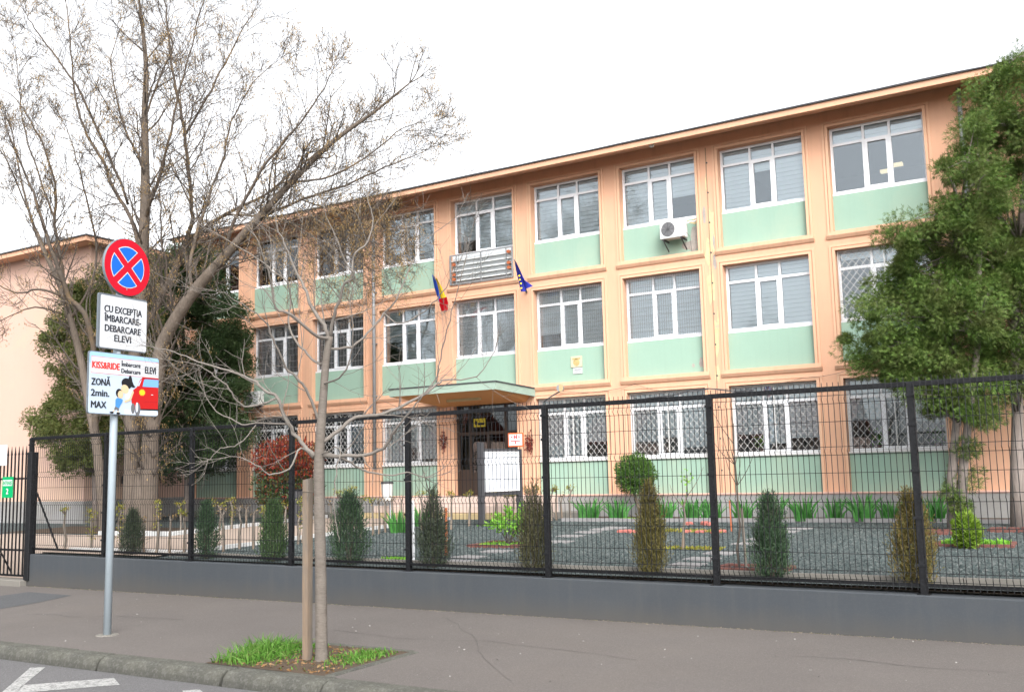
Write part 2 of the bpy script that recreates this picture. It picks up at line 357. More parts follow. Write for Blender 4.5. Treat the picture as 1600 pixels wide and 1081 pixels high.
seam([(700, 966), (742, 1000), (752, 1030), (810, 1076)], .004)
# kerb stones, each a piece
kerb = bpy.data.objects.new('kerb', None); COL.objects.link(kerb); tag(kerb, kind='structure')
xk = -40.0; joints = []
while xk < 14: joints.append(xk); xk += .70
kprof = [(7.64, -.34), (7.655, -.16), (7.672, -.085), (7.70, -.035), (7.74, -.006), (7.79, .004), (7.945, .004), (7.945, -.34)]
def kerb_mesh(seed):
    r = random.Random(seed); b = MB(); L_ = .70 - .010
    xs = [0, .008, .12, .3, .48, L_ - .008, L_]
    n = len(kprof)
    dy = r.uniform(-.006, .006)
    for i, x in enumerate(xs):
        e = .011 if i in (0, len(xs) - 1) else 0
        for j, (y, z) in enumerate(kprof):
            wob = r.uniform(-.004, .004) if 0 < j < 6 else 0
            b.v.append((x, y + dy + wob + (e if j < 5 else 0), z + wob - (e if 2 < j < 7 else 0)))
    for i in range(len(xs) - 1):
        for j in range(n):
            a, c = i * n + j, i * n + (j + 1) % n; b.f.append((a, a + n, c + n, c)); b.m.append(0)
    b.f.append(tuple(range(n))); b.m.append(0); b.f.append(tuple((len(xs) - 1) * n + n - 1 - j for j in range(n))); b.m.append(0)
    return b.mesh('kerb_stone', m_kerb)
kms = [kerb_mesh(k) for k in range(7)]
for k, x in enumerate(joints):
    o = link('kerb_stone', kms[(k * 3) % 7], kerb, (x + .02, 0, pz(x) + R.uniform(-.004, .004)))
    o.rotation_euler = (0, -.0052, R.uniform(-.004, .004))
# road paint: an arrow-like pair of strokes and the end of a third
def rpoly(name, pts):
    b = MB(); q = [at(x, y, 2, -.21) for x, y in pts]
    b.poly([(p[0], p[1], pz(p[0]) - .15 + .004) for p in q][::-1]); return tag(obj(name, b, m_paint), kind='structure')
rpoly('road_marking', [(47, 1043), (71, 1042), (40, 1068), (18, 1092), (-8, 1092)])
rpoly('road_marking', [(34, 1071), (178, 1060), (187, 1071), (24, 1084)])
rpoly('road_marking', [(285, 1081), (312, 1079), (330, 1096), (290, 1098)])

# yard
def yardf(x, y): return yz(x, y)
yb = MB()
xs = list(np.arange(-60, -22, 4.0)) + list(np.arange(-22, -18.5, .25)) + list(np.arange(-18.5, 25, 3.0)); ys = list(np.arange(12.55, 17, .5)) + [18, 20, 23.5, 26, 70]
for y in ys:
    for x in xs: yb.v.append((x, y, yz(x, y)))
nx = len(xs)
for j in range(len(ys) - 1):
    for i in range(nx - 1): a = j * nx + i; yb.f.append((a, a + 1, a + nx + 1, a + nx)); yb.m.append(0)
tag(obj('gravel_yard', yb, m_gravel), kind='structure')
def yquad(name, pts, m, dz=.006, kind='structure', h=None):
    b = MB()
    top = [(p[0], p[1], yz(p[0], p[1]) + dz) for p in pts]
    if h is None: b.poly(top)
    else:
        n = len(top); b.poly(top)
        for i in range(n):
            p, q = top[i], top[(i + 1) % n]; b.poly([(p[0], p[1], p[2] - h), (q[0], q[1], q[2] - h), q, p])
    return tag(obj(name, b, m), kind=kind)
# path to the entrance, bounded by whitewashed curbs
b = MB()
def pgrid(x0f_, x1f_, ys_, nx_, dz):
    k0 = len(b.v)
    for y in ys_:
        for x in np.linspace(x0f_(y), x1f_(y), nx_ + 1): b.v.append((float(x), float(y), yz(x, y) + dz))
    for j in range(len(ys_) - 1):
        for i in range(nx_): q = k0 + j * (nx_ + 1) + i; b.f.append((q, q + 1, q + nx_ + 2, q + nx_ + 1)); b.m.append(0)
pgrid(lambda y: -19.75 - .06 * max(0, y - 16), lambda y: -15.75, list(np.arange(12.6, 22.4, .35)), 16, .03)
pgrid(lambda y: -26, lambda y: -19.76, list(np.arange(12.6, 16.3, .25)), 25, .03)
tag(obj('path', b, m_path), kind='structure')
def curb_line(pts, m, wd, h, name, label, cat, group=None):
    t = thing(name, label, cat, (pts[0][0], pts[0][1], yz(*pts[0])), group)
    for i in range(len(pts) - 1):
        a, c = np.array(pts[i]), np.array(pts[i + 1]); L_ = np.linalg.norm(c - a); n = max(1, int(round(L_ / .8))); d = (c - a) / L_; s = np.array([-d[1], d[0]]) * wd / 2
        for k in range(n):
            p, q = a + d * (L_ * k / n + .006), a + d * (L_ * (k + 1) / n - .006); mb = MB()
            zp, zq = yz(*p), yz(*q); j = R.uniform(-.006, .006)
            mb.hexa([(*(p - s), zp - .1), (*(q - s), zq - .1), (*(q + s), zq - .1), (*(p + s), zp - .1), (*(p - s * .9), zp + h + j), (*(q - s * .9), zq + h + j), (*(q + s * .9), zq + h + j), (*(p + s * .9), zp + h + j)])
            obj('curb_stone', mb, m, t)
    return t
curb_line([(-22.5, 16.3), (-20.0, 16.6), (-20.05, 19), (-20.3, 22.3)], m_whitecurb, .16, .11, 'path_curb', 'whitewashed curb along the far side of the path, beside the big bare tree', 'curb', 'path curbs')
curb_line([(-19.1, 13.15), (-15.75, 13.25), (-15.7, 17), (-15.75, 22.2)], m_whitecurb, .13, .07, 'path_curb', 'whitewashed curb between the path and the gravel by the notice board', 'curb', 'path curbs')
curb_line([(-12.1, 21.85), (-9, 21.95), (-6, 22.15), (-3.5, 22.25), (4, 21.6)], m_slab, .14, .08, 'flower_bed_kerb', 'low grey kerb in front of the iris bed along the building', 'kerb')
curb_line([(-15.6, 12.98), (-8, 12.98), (6, 12.98)], m_conc, .10, .07, 'garden_edging', 'pale concrete edging just inside the grey fence wall', 'edging')
yquad('flower_bed', [(-12.1, 21.93), (-9, 22.03), (-6, 22.23), (-3.5, 22.33), (4, 21.7), (4, 23.3), (-12.1, 23.3)], m_soil, .02)
yquad('planting_strip', [(-19, 12.56), (6, 12.56), (6, 12.92), (-19, 12.92)], m_soil, -.03)
yquad('soil_bed', [(-27, 16.4), (-20.2, 16.75), (-20.2, 18.6), (-27, 18.6)], m_soil, .012)

# gravel stones, real pieces in the part of the yard that shows them
ng = 42000
gx = NR.uniform(-15.4, 2.5, ng); gy = 13.05 + 8.7 * NR.random(ng) ** 1.35
gz = .56 + .02 * (gy - 12.9) + .002
sz = NR.uniform(.012, .028, ng)
base = np.array([[1, 0, 0], [-.5, .87, 0], [-.5, -.87, 0], [0, 0, .9]])
ang = NR.uniform(0, 2 * pi, ng); ca, sa = np.cos(ang), np.sin(ang)
V = base[None] * sz[:, None, None] * NR.uniform(.6, 1.4, (ng, 4, 1))
V = np.stack([V[..., 0] * ca[:, None] - V[..., 1] * sa[:, None], V[..., 0] * sa[:, None] + V[..., 1] * ca[:, None], V[..., 2]], -1)
V += np.stack([gx, gy, gz], -1)[:, None]
F = (np.arange(ng)[:, None, None] * 4 + np.array([[0, 1, 3], [1, 2, 3], [2, 0, 3]])[None]).reshape(-1)
o = link('gravel', np_mesh('gravel', V, 3, m_stone, F=F)); tag(o, 'loose blue grey gravel covering the garden behind the fence', 'gravel', kind='stuff')

# stepping slabs
slabs = [(1055, 892), (1075, 883), (1097, 874), (1127, 865), (1169, 850), (1192, 843), (1227, 831), (1250, 826), (874, 847), (892, 838), (919, 832), (942, 827.5), (962, 825), (712, 878), (733, 871), (776, 862)]
mb = MB().bbox(-.24, .24, -.2, .2, -.02, .025, .006); sm = mb.mesh('stepping_stone', m_slab)
pos = [yard(*q) for q in slabs]
ordn = ['nearest the fence', 'second from the fence', 'third from the fence', 'fourth from the fence', 'fifth from the fence', 'sixth from the fence', 'next to the farthest', 'farthest from the fence']
for i, p in enumerate(pos):
    o = link('stepping_stone', sm, None, p); o.rotation_euler = (0, 0, R.uniform(-.12, .12))
    if i < 8: lab = 'grey square slab, ' + ordn[i] + ' in the long row towards the irises'
    elif i < 13: lab = 'grey square slab, ' + ['first', 'second', 'third', 'fourth', 'last'][i - 8] + ' of the row leading from the olive shrub to the topiary'
    else: lab = 'grey square slab, ' + ['nearest', 'middle', 'farthest'][i - 13] + ' of three beside the lime green shrub'
    tag(o, lab, 'paving slab', 'stepping slabs in the gravel')

# ------------------------------------------------------------------ the school
X0, P_, W_ = -24.8187, 2.7617, 2.1456
YF, YW = 23.62, 23.82
bays = list(range(-1, 8))
FL = {'T': (7.45, 8.378, 10.008), 'M': (4.36, 5.326, 6.993), 'G': (1.345, 2.27, 3.96)}   # opening bottom, sill, head
XL, XR = -27.87, 4.0
school = thing('school_building', 'three storey peach and mint green school with long rows of white windows', 'building', (-14, 23.4, .7))
xs = [XL]
for b_ in bays: xs += [X0 + b_ * P_, X0 + b_ * P_ + W_]
xs.append(XR)
zs = [1.345, 3.96, 4.36, 6.993, 7.45, 10.008, 10.42]
b = MB()
for i in range(len(xs) - 1):
    for j in range(len(zs) - 1):
        opening = (i % 2 == 1) and (j % 2 == 0)
        x0, x1, z0, z1 = xs[i], xs[i + 1], zs[j], zs[j + 1]
        if not opening: b.poly([(x0, YF, z0), (x1, YF, z0), (x1, YF, z1), (x0, YF, z1)])
        else:
            y2 = 24.05
            b.poly([(x0, YF, z0), (x0, y2, z0), (x0, y2, z1), (x0, YF, z1)][::-1]); b.poly([(x1, YF, z0), (x1, y2, z0), (x1, y2, z1), (x1, YF, z1)])
            b.poly([(x0, YF, z0), (x1, YF, z0), (x1, y2, z0), (x0, y2, z0)]); b.poly([(x0, YF, z1), (x1, YF, z1), (x1, y2, z1), (x0, y2, z1)][::-1])
b.poly([(XR, YF, .4), (XR, 36, .4), (XR, 36, 10.42), (XR, YF, 10.42)]); b.poly([(XL, 36, .4), (XL, YF, .4), (XL, YF, 10.42), (XL, 36, 10.42)])
b.poly([(XR, 36, .4), (XL, 36, .4), (XL, 36, 10.42), (XR, 36, 10.42)])
obj('wall', b, m_peach, school)
b = MB()
for z in (1.30, 4.16, 7.22, 10.30): b.box(XL + .05, XR - .05, 24.06, 29, z - .08, z + .08)
b.poly([(XL, 29, 1), (XR, 29, 1), (XR, 29, 10.4), (XL, 29, 10.4)])
for k in (-1, 1, 3, 4, 6): x = X0 + k * P_ - (P_ - W_) / 2; b.box(x - .06, x + .06, 24.06, 28.99, 1.39, 10.2)
obj('interior', b, m_room, school)
b = MB().box(XL, -17.2, 23.50, 23.7, .35, 1.34).box(-13.6, XR, 23.50, 23.7, .35, 1.34); obj('plinth', b, m_plinth, school)
b = MB().box(XL, -16.62, 23.48, 23.615, 1.30, 1.352).box(-14.3, XR, 23.48, 23.615, 1.30, 1.352); obj('plinth_band', b, mat('pale_pink_band', (.62, .40, .33), .9, .08), school)
# eaves
b = MB().hexa([(XL, 22.78, 10.205), (XR + .5, 22.78, 10.205), (XR + .5, 23.64, 10.41), (XL, 23.64, 10.41), (XL, 22.78, 10.33), (XR + .5, 22.78, 10.33), (XR + .5, 23.64, 10.45), (XL, 23.64, 10.45)])
b.box(XL, XR + .5, 22.765, 22.80, 10.20, 10.345)
obj('eaves', b, m_peach, school)
b = MB(); n = 46; ex = np.linspace(XL - .3, XR + .6, n)
jz = [R.uniform(-.008, .012) for _ in ex]
for i in range(n - 1):
    b.hexa([(ex[i], 22.72, 10.345), (ex[i + 1], 22.72, 10.345), (ex[i + 1], 30, 11.0), (ex[i], 30, 11.0), (ex[i], 22.72, 10.378 + jz[i]), (ex[i + 1], 22.72, 10.378 + jz[i + 1]), (ex[i + 1], 30, 11.08), (ex[i], 30, 11.08)])
b.hexa([(ex[0], 30, 11.0), (ex[-1], 30, 11.0), (ex[-1], 36.6, 10.34), (ex[0], 36.6, 10.34), (ex[0], 30, 11.08), (ex[-1], 30, 11.08), (ex[-1], 36.6, 10.4), (ex[0], 36.6, 10.4)])
obj('roof', b, m_roof, school)
# bay mouldings: stepped frames and a sloping ledge under each spandrel
def moulding_mesh(z0, z1, ledge=True):
    b = MB()
    for o_, i_, pr in ((.140, .082, .020), (.064, .0, .034)):          # outer step, inner step
        b.box(-o_, -i_, -pr, .0, z0 - (0 if not ledge else 0), z1 + i_)
        b.box(W_ + i_, W_ + o_, -pr, .0, z0, z1 + i_)
        b.box(-o_, W_ + o_, -pr, .0, z1 + i_ + .0005, z1 + o_)
    if ledge:
        b.hexa([(-.16, -.035, z0 - .17), (W_ + .16, -.035, z0 - .17), (W_ + .16, 0, z0 - .2), (-.16, 0, z0 - .2), (-.16, -.075, z0 - .10), (W_ + .16, -.075, z0 - .10), (W_ + .16, 0, z0 - .10), (-.16, 0, z0 - .10)])
        b.box(-.15, W_ + .15, -.062, 0, z0 - .0995, z0 - .055)
        b.box(-.14, W_ + .14, -.04, 0, z0 - .0545, z0 - .001)
    return b.mesh('moulding', m_peach_trim)
mm = {f: moulding_mesh(FL[f][0], FL[f][2], f != 'G') for f in 'TMG'}
for f in 'TMG':
    for k in bays: link('moulding', mm[f], school, Vector((X0 + k * P_, YF - .001, 0)) - school.location)
# spandrels
for f in 'TMG':
    z0, z1, z2 = FL[f]
    me = MB().box(.001, W_ - .001, 23.74, 23.84, z0 + .001, z1 - .045).mesh('spandrel_panel', m_green)
    for k in bays:
        if k == 3 and f in 'TG': continue
        link('spandrel_panel', me, school, Vector((X0 + k * P_, 0, 0)) - school.location)
# windows
colx = [0, .36, .64, 1.0]
def win_frame(H):
    b = MB(); t = .062; y0, y1 = 0, .07
    b.box(0, t, y0, y1, 0, H); b.box(W_ - t, W_, y0, y1, 0, H)
    b.box(t, W_ - t, y0, y1, 0, t); b.box(t, W_ - t, y0, y1, H - t, H)
    zt = H * .745; m1, m2 = W_ * .36, W_ * .635
    b.box(t, W_ - t, y0 + .001, y1 - .001, zt - t / 2, zt + t / 2)
    for m_ in (m1, m2): b.box(m_ - .036, m_ + .036, y0 + .002, y1 - .002, t, zt - t / 2); b.box(m_ - .03, m_ + .03, y0 + .002, y1 - .002, zt + t / 2, H - t)
    # opening sash in the middle, standing proud
    s0, s1, q0, q1, k = m1 + .03, m2 - .03, t - .02, zt - t / 2 + .02, .055
    b.box(s0, s0 + k, -.018, .05, q0, q1); b.box(s1 - k, s1, -.018, .05, q0, q1); b.box(s0 + k, s1 - k, -.018, .05, q0, q0 + k); b.box(s0 + k, s1 - k, -.018, .05, q1 - k, q1)
    b.box(s0 + .018, s0 + .036, -.045, -.018, (q0 + q1) / 2 - .06, (q0 + q1) / 2 + .06)
    return b.mesh('window', m_pvc), (zt, m1, m2, t)
def diamonds(w_, h_, sx, sz, r, y=-.09):
    b = MB()
    for sgn in (1, -1):
        k = -int(h_ / sz) - 2
        while k * sx < w_ + h_ / sz * sx + sx:
            xa = k * sx
            # line x = xa + sgn * z * sx / sz ; clip to the rectangle
            pts = []
            z0, z1 = 0, h_
            def X(z): return xa + sgn * z * sx / sz
            zz = sorted([0, h_] + [max(0, min(h_, (xc - xa) * sz / sx * sgn)) for xc in (0, w_)])
            best = [(X(z), z) for z in zz if -1e-6 <= X(z) <= w_ + 1e-6]
            if len(best) >= 2 and best[-1][1] - best[0][1] > .02:
                (x0, q0), (x1, q1) = best[0], best[-1]
                b.tube([(x0, y + .004 * sgn, q0), (x1, y + .004 * sgn, q1)], r, 4, 0, False)
            k += 1
    for x0, x1, z0, z1 in ((0, .02, 0, h_), (w_ - .02, w_, 0, h_), (.02, w_ - .02, 0, .02), (.02, w_ - .02, h_ - .02, h_), (w_ / 2 - .01, w_ / 2 + .01, .02, h_ - .02)):
        b.box(x0, x1, y - .012, y + .012, z0, z1)
    return b.mesh('grille', m_grille)
def bars(w_, h_, y=-.10):
    b = MB(); x = 0.0
    while x <= w_: b.tube([(x, y, 0), (x, y, h_)], .0045, 3, 0, False); x += .062
    for z in np.linspace(.01, h_ - .01, 9): b.tube([(0, y + .008, z), (w_, y + .008, z)], .005, 3, 0, False)
    return b.mesh('grille', m_greygrille)
def blind_mesh(w_, h_):
    b = MB(); n = max(2, int(h_ / .105)); s = h_ / n
    for i in range(n):
        z = -i * s
        b.poly([(0, .0, z), (0, .004, z - s * .86), (w_, .004, z - s * .86), (w_, .0, z)])
        b.poly([(0, .004, z - s * .86), (0, .038, z - s * .90), (w_, .038, z - s * .90), (w_, .004, z - s * .86)])
        b.poly([(0, .038, z - s * .90), (0, 0, z - s), (w_, 0, z - s), (w_, .038, z - s * .90)])
    b.box(0, w_, -.006, .02, -h_ - .03, -h_)
    return b.mesh('blind', m_blind)
wm = {}; pm = {}; gm = {}; bmz = {}
for f in 'TMG':
    H = FL[f][2] - FL[f][1]; wm[f], (zt, m1, m2, t) = win_frame(H)
    pl = [(t, m1 - .036, t, zt - .03), (m1 + .085, m2 - .085, t + .035, zt - .066), (m2 + .036, W_ - t, t, zt - .03), (t, m1 - .03, zt + .03, H - t), (m1 + .03, m2 - .03, zt + .03, H - t), (m2 + .03, W_ - t, zt + .03, H - t)]
    pm[f] = [MB().box(a - .004, c + .004, .028, .04, d - .004, e + .004).mesh('pane', m_glass) for a, c, d, e in pl]
    gm[f] = diamonds(W_ - .04, H - .03, .165, .20, .0058)
barm = bars(W_ - .06, FL['M'][2] - FL['M'][1] - .02)
sillm = MB().box(-.005, W_ + .005, -.13, .02, -.042, -.002).mesh('sill', m_sill)
thin = MB().box(.004, W_ - .004, -.07, .02, -.04, -.002).mesh('sill', m_pvc)
BL = {('T', -1): (1, 1, 1), ('T', 0): (.9, .8, .7), ('T', 1): (.7, .95, .9), ('T', 2): (1, .72, 1), ('T', 3): (.74, 1, 1), ('T', 4): (1, 1, 1), ('T', 5): (1, 1, .60), ('T', 6): (1, .42, 1), ('T', 7): (.26, .26, .26),
      ('M', -1): (.6, .6, .5), ('M', 0): (.5, .25, 0), ('M', 1): (.2, .85, .75), ('M', 2): (.58, 1, 1), ('M', 3): (.98, 1, 1), ('M', 4): (.74, 1, .96), ('M', 5): (1, 1, 1), ('M', 6): (1, 1, 1), ('M', 7): (.12, .2, .5),
      ('G', -1): (.6, .6, .6), ('G', 0): (.8, .7, .8), ('G', 1): (.9, .8, .7), ('G', 2): (.95, .7, .9), ('G', 4): (1, 1, .72), ('G', 5): (.75, .70, .86), ('G', 6): (.7, .85, .78), ('G', 7): (.58, .35, .62)}
for (f, k), fr in BL.items():
    H = FL[f][2] - FL[f][1]
    wdo = link('window', wm[f], school, Vector((X0 + k * P_, YW, FL[f][1])) - school.location)
    for pmesh in pm[f]: link('pane', pmesh, wdo)
    edges = [(.05, W_ * .36 - .01), (W_ * .36 + .01, W_ * .635 - .01), (W_ * .635 + .01, W_ - .05)]
    for (a, c), q in zip(edges, fr):
        if q <= 0: continue
        key = (round(c - a, 3), round(H * q, 3))
        if key not in bmz: bmz[key] = blind_mesh(c - a, H * q - .06)
        link('blind', bmz[key], wdo, (a, .09, H - .04))
    if f == 'G' or (f, k) == ('M', 7): link('grille', gm[f], wdo, (.02, 0, .015))
    elif f == 'M' and k in (0, 1, 3, 4, 5): link('grille', barm, wdo, (.03, 0, .01))
    link('sill', sillm if f == 'G' else thin, wdo)
# louvred metal screen under the top window above the entrance
bx = X0 + 3 * P_
lv = obj('louvre_screen', MB().box(bx - .02, bx + W_ + .02, 23.52, 23.56, 7.46, 7.50).box(bx - .02, bx + W_ + .02, 23.52, 23.56, 8.31, 8.35).box(bx - .02, bx + .02, 23.52, 23.56, 7.50, 8.31).box(bx + W_ - .02, bx + W_ + .02, 23.52, 23.56, 7.50, 8.31)
         .box(bx + W_ / 2 - .012, bx + W_ / 2 + .012, 23.52, 23.56, 7.5, 8.31).box(bx + .2, bx + .22, 23.53, 23.56, 7.5, 8.31).box(bx + W_ - .22, bx + W_ - .2, 23.53, 23.56, 7.5, 8.31), m_steel, school)
obj('backing_sheet', MB().box(bx, bx + W_, 23.66, 23.70, 7.46, 8.34), mat('pale_metal_sheet', (.66, .70, .73), .5, .1, 3, 50, .05), lv)
slat = MB().hexa([(.03, -.10, .0), (W_ - .03, -.10, 0), (W_ - .03, -.085, 0), (.03, -.085, 0), (.03, 0.0, .05), (W_ - .03, 0, .05), (W_ - .03, .015, .05), (.03, .015, .05)]).mesh('slat', m_acwhite)
for i in range(5): link('slat', slat, lv, Vector((bx, 23.63, 7.56 + i * .15)) - school.location)
for x, zz in ((bx + .12, 7.62), (bx + .12, 7.76), (bx + .12, 8.06), (bx + W_ - .12, 7.74), (bx + W_ - .12, 7.88), (bx + W_ - .12, 8.2)):
    mb = MB().disc((x, 23.505, zz), (0, -1, 0), .05, 10, 0, .1); obj('fan_vent', mb, m_rust, lv)
# canopy
cx0, cx1 = -17.28, -13.80
can = obj('canopy', MB().hexa([(cx0 + .02, 21.62, 4.13), (cx1 - .02, 21.62, 4.13), (cx1 - .3, 23.61, 3.90), (cx0 + .35, 23.61, 3.90), (cx0, 21.6, 4.30), (cx1, 21.6, 4.30), (cx1, 23.615, 4.22), (cx0, 23.615, 4.22)]), [m_soffit], school)
obj('fascia', MB().hexa([(cx0 - .012, 21.57, 4.12), (cx1 + .012, 21.57, 4.12), (cx1 + .012, 21.60, 4.12), (cx0 - .012, 21.60, 4.12), (cx0 - .012, 21.57, 4.31), (cx1 + .012, 21.57, 4.31), (cx1 + .012, 21.60, 4.31), (cx0 - .012, 21.60, 4.31)])
    .hexa([(cx1 - .008, 21.6, 4.115), (cx1 + .012, 21.6, 4.115), (cx1 + .012, 23.61, 4.03), (cx1 - .008, 23.61, 4.03), (cx1 - .008, 21.6, 4.31), (cx1 + .012, 21.6, 4.31), (cx1 + .012, 23.61, 4.235), (cx1 - .008, 23.61, 4.235)])
    .hexa([(cx0 - .012, 21.6, 4.115), (cx0 + .008, 21.6, 4.115), (cx0 + .008, 23.61, 4.03), (cx0 - .012, 23.61, 4.03), (cx0 - .012, 21.6, 4.31), (cx0 + .008, 21.6, 4.31), (cx0 + .008, 23.61, 4.235), (cx0 - .012, 23.61, 4.235)]), mat('pale_green_fascia', (.28, .37, .31), .85, .12, 3), can)
obj('covering', MB().hexa([(cx0 - .03, 21.55, 4.312), (cx1 + .03, 21.55, 4.312), (cx1 + .03, 23.61, 4.237), (cx0 - .03, 23.61, 4.237), (cx0 - .03, 21.55, 4.345), (cx1 + .03, 21.55, 4.345), (cx1 + .03, 23.61, 4.27), (cx0 - .03, 23.61, 4.27)]), m_roof, can)
obj('lamp', MB().box(-16.05, -14.95, 22.55, 22.67, 3.955, 4.03), mat('lamp_cover', (.45, .38, .22), .5), can)
# entrance door
dx0, dx1 = bx + .01, bx + W_ - .01
dr = obj('door', MB().box(dx0, dx0 + .09, 23.72, 23.82, 1.36, 3.95).box(dx1 - .09, dx1, 23.72, 23.82, 1.36, 3.95).box(dx0 + .09, dx1 - .09, 23.72, 23.82, 3.87, 3.95).box(dx0 + .09, dx1 - .09, 23.72, 23.82, 3.05, 3.14)
         .box(-15.5, -15.42, 23.725, 23.815, 1.36, 3.05).box(dx0 + .42, dx0 + .50, 23.725, 23.815, 1.36, 3.87).box(dx1 - .50, dx1 - .42, 23.725, 23.815, 1.36, 3.87)
         .box(dx0 + .5, -15.5, 23.74, 23.80, 1.36, 2.0).box(-15.42, dx1 - .5, 23.74, 23.80, 1.36, 2.0).box(dx0 + .09, dx0 + .42, 23.74, 23.80, 1.36, 2.0).box(dx1 - .42, dx1 - .09, 23.74, 23.80, 1.36, 2.0)
         .box(dx0 + .09, dx0 + .42, 23.74, 23.80, 2.0, 2.07).box(-15.42, dx1 - .5, 23.741, 23.799, 2.4, 2.47), m_door, school)
for a, c, z0, z1 in ((dx0 + .09, dx0 + .42, 2.07, 3.05), (dx0 + .5, -15.5, 2.0, 3.05), (-15.42, dx1 - .5, 2.47, 3.05), (dx1 - .42, dx1 - .09, 2.0, 3.05), (dx0 + .09, dx0 + .42, 3.14, 3.87), (dx0 + .5, dx1 - .5, 3.14, 3.87), (dx1 - .42, dx1 - .09, 3.14, 3.87)):
    obj('pane', MB().box(a, c, 23.765, 23.775, z0, z1), m_doorglass, dr)
obj('handle', MB().tube([(-15.56, 23.70, 2.2), (-15.56, 23.66, 2.22), (-15.56, 23.66, 2.5), (-15.56, 23.70, 2.52)], .012, 6), m_steel, dr)
yn = obj('notice', MB().box(-15.95, -15.55, 23.742, 23.75, 3.28, 3.52), flat('notice_yellow', (.42, .34, .04)), dr)
yn['label'] = 'yellow notice on the glass above the door'
obj('notice_print', MB().box(-15.80, -15.58, 23.738, 23.742, 3.33, 3.40).box(-15.90, -15.83, 23.738, 23.742, 3.34, 3.45), f_black, dr)
# landing and steps
landing = thing('entrance_steps', 'pinkish entrance landing with a tan bottom step before the brown door', 'steps', (-15.5, 22.8, .75))
obj('landing', MB().bbox(-18.2, -13.1, 22.62, 23.495, .5, 1.33, .012), mat('pink_step_render', (.52, .41, .36), .9, .07, 1.5), landing)
obj('step', MB().bbox(-19.0, -12.9, 22.28, 22.615, .5, .90, .012), m_tan, landing)
obj('step', MB().bbox(-18.6, -13.0, 22.45, 22.612, .905, 1.10, .012), mat('pink_step_tread', (.50, .40, .35), .9, .07, 1.5), landing)
ap = obj('apron_slab', MB().bbox(-27.4, -19.05, 22.55, 23.495, .5, .88, .012), m_conc); tag(ap, kind='structure')
ap = obj('apron_slab', MB().bbox(-12.85, -11.9, 22.75, 23.495, .5, .92, .012), m_conc); tag(ap, kind='structure')
# downpipes
def pipe(x, z0, z1, r=.05):
    dp = obj('downpipe', MB().tube([(x, 23.50, z0), (x, 23.50, z1)], r, 10), m_steel, school, True)
    for z in np.arange(z0 + .6, z1, 1.6): obj('bracket', MB().box(x - r - .02, x + r + .02, 23.48, 23.615, z, z + .03), m_steel, dp)
    return dp
pipe(-19.42, 2.16, 10.3); pipe(-2.54, 5.2, 10.28)
# expansion joint with bolts on the worn pilaster and bare patches of render
xj = (X0 + 6 * P_) - (P_ - W_) / 2
obj('joint_strip', MB().box(xj - .012, xj + .012, YF - .008, YF - .001, 1.36, 10.1), mat('joint_mastic', (.30, .20, .13), .9, .2), school)
b = MB()
for z in np.arange(1.9, 10, .78): b.disc((xj + .02, YF - .012, z), (0, -1, 0), .022, 8, 0, .01)
obj('bolt', b, m_dkgrey, school)
def blotch(name, cx, cz, wd, hg, y, m, n=9, seed=0):
    r = random.Random(seed); pts = []
    for j in range(n):
        a = -2 * pi * j / n; k = r.uniform(.55, 1.1); pts.append((cx + wd / 2 * k * cos(a), y, cz + hg / 2 * k * sin(a)))
    return obj(name, MB().poly(pts[::-1]), m, school)
m_bare = mat('bare_render', (.33, .30, .27), .95, .3, 5, 50, .5); m_cream = mat('old_cream_paint', (.60, .48, .27), .95, .2, 5, 50, .3, stain=(.35, .31, .26), stain_amt=.8, stain_sc=6)
for i, (cx, cz, wd, hg, m_) in enumerate([(xj - .12, 8.35, .09, .6, m_bare), (xj + .06, 8.0, .20, 1.5, m_cream), (xj - .02, 6.5, .17, 1.3, m_cream), (xj + .05, 5.2, .14, 1.2, m_cream), (xj + .11, 7.6, .07, .5, m_bare), (xj - .05, 7.4, .2, .7, m_cream), (xj + .1, 7.1, .1, .5, m_bare), (xj + .03, 4.3, .2, .6, m_cream), (xj - .1, 6.6, .06, .6, m_cream), (xj + .12, 5.6, .05, .9, m_cream), (xj - .02, 9.2, .06, .6, m_cream)]):
    blotch('peeled_patch', cx, cz, wd, hg, YF - .003 - .0004 * i, m_, 11, i)
for i, (cx, cz, wd, hg) in enumerate([(-9.10, 7.66, .50, .34), (-8.98, 7.95, .26, .6), (-9.0, 8.26, .46, .14), (-8.98, 4.62, .16, .34), (-9.2, 4.55, .10, .12)]):
    blotch('peeled_patch', cx, cz, wd, hg, 23.737 - .0004 * i, m_bare if i != 2 else m_cream, 13, 20 + i)
# pot plants on the inner sills
for px, pz_, lab in ((1190, 690, 'leafy pot plant behind the grille, ground floor window next to the bare sapling'), (1372, 684, 'dark green pot plant behind the rightmost ground floor grille'), (1465, 692, 'small bright green pot plant at the right end of the rightmost ground floor window')):
    q = at(px, pz_, 1, 24.0); t = thing('potted_plant', lab, 'pot plant', (q[0], 24.0, 2.27), 'pot plants on the window sills')
    objl('pot', MB().tube([(0, 0, .0), (0, 0, .14)], [.06, .085], 10), mat('clay_pot', (.25, .10, .06), .9), t)
    q = NR.normal(size=(90, 3)) * [.10, .05, .10] + [0, 0, .28]; link('leaves', np_mesh('leaves', leaves(q, NR.normal(size=q.shape) + [0, 0, .3], .11, .045, .1), 4, m_fresh), t)
# lit lamps seen in the top right classroom
lampm = emit('lit_tube', (1, .80, .45), .32)
for x, y in ((-4.55, 25.6), (-4.25, 25.2)): obj('ceiling_lamp', MB().box(x - .15, x + .15, y - .08, y + .08, 9.22, 9.29), lampm, school)

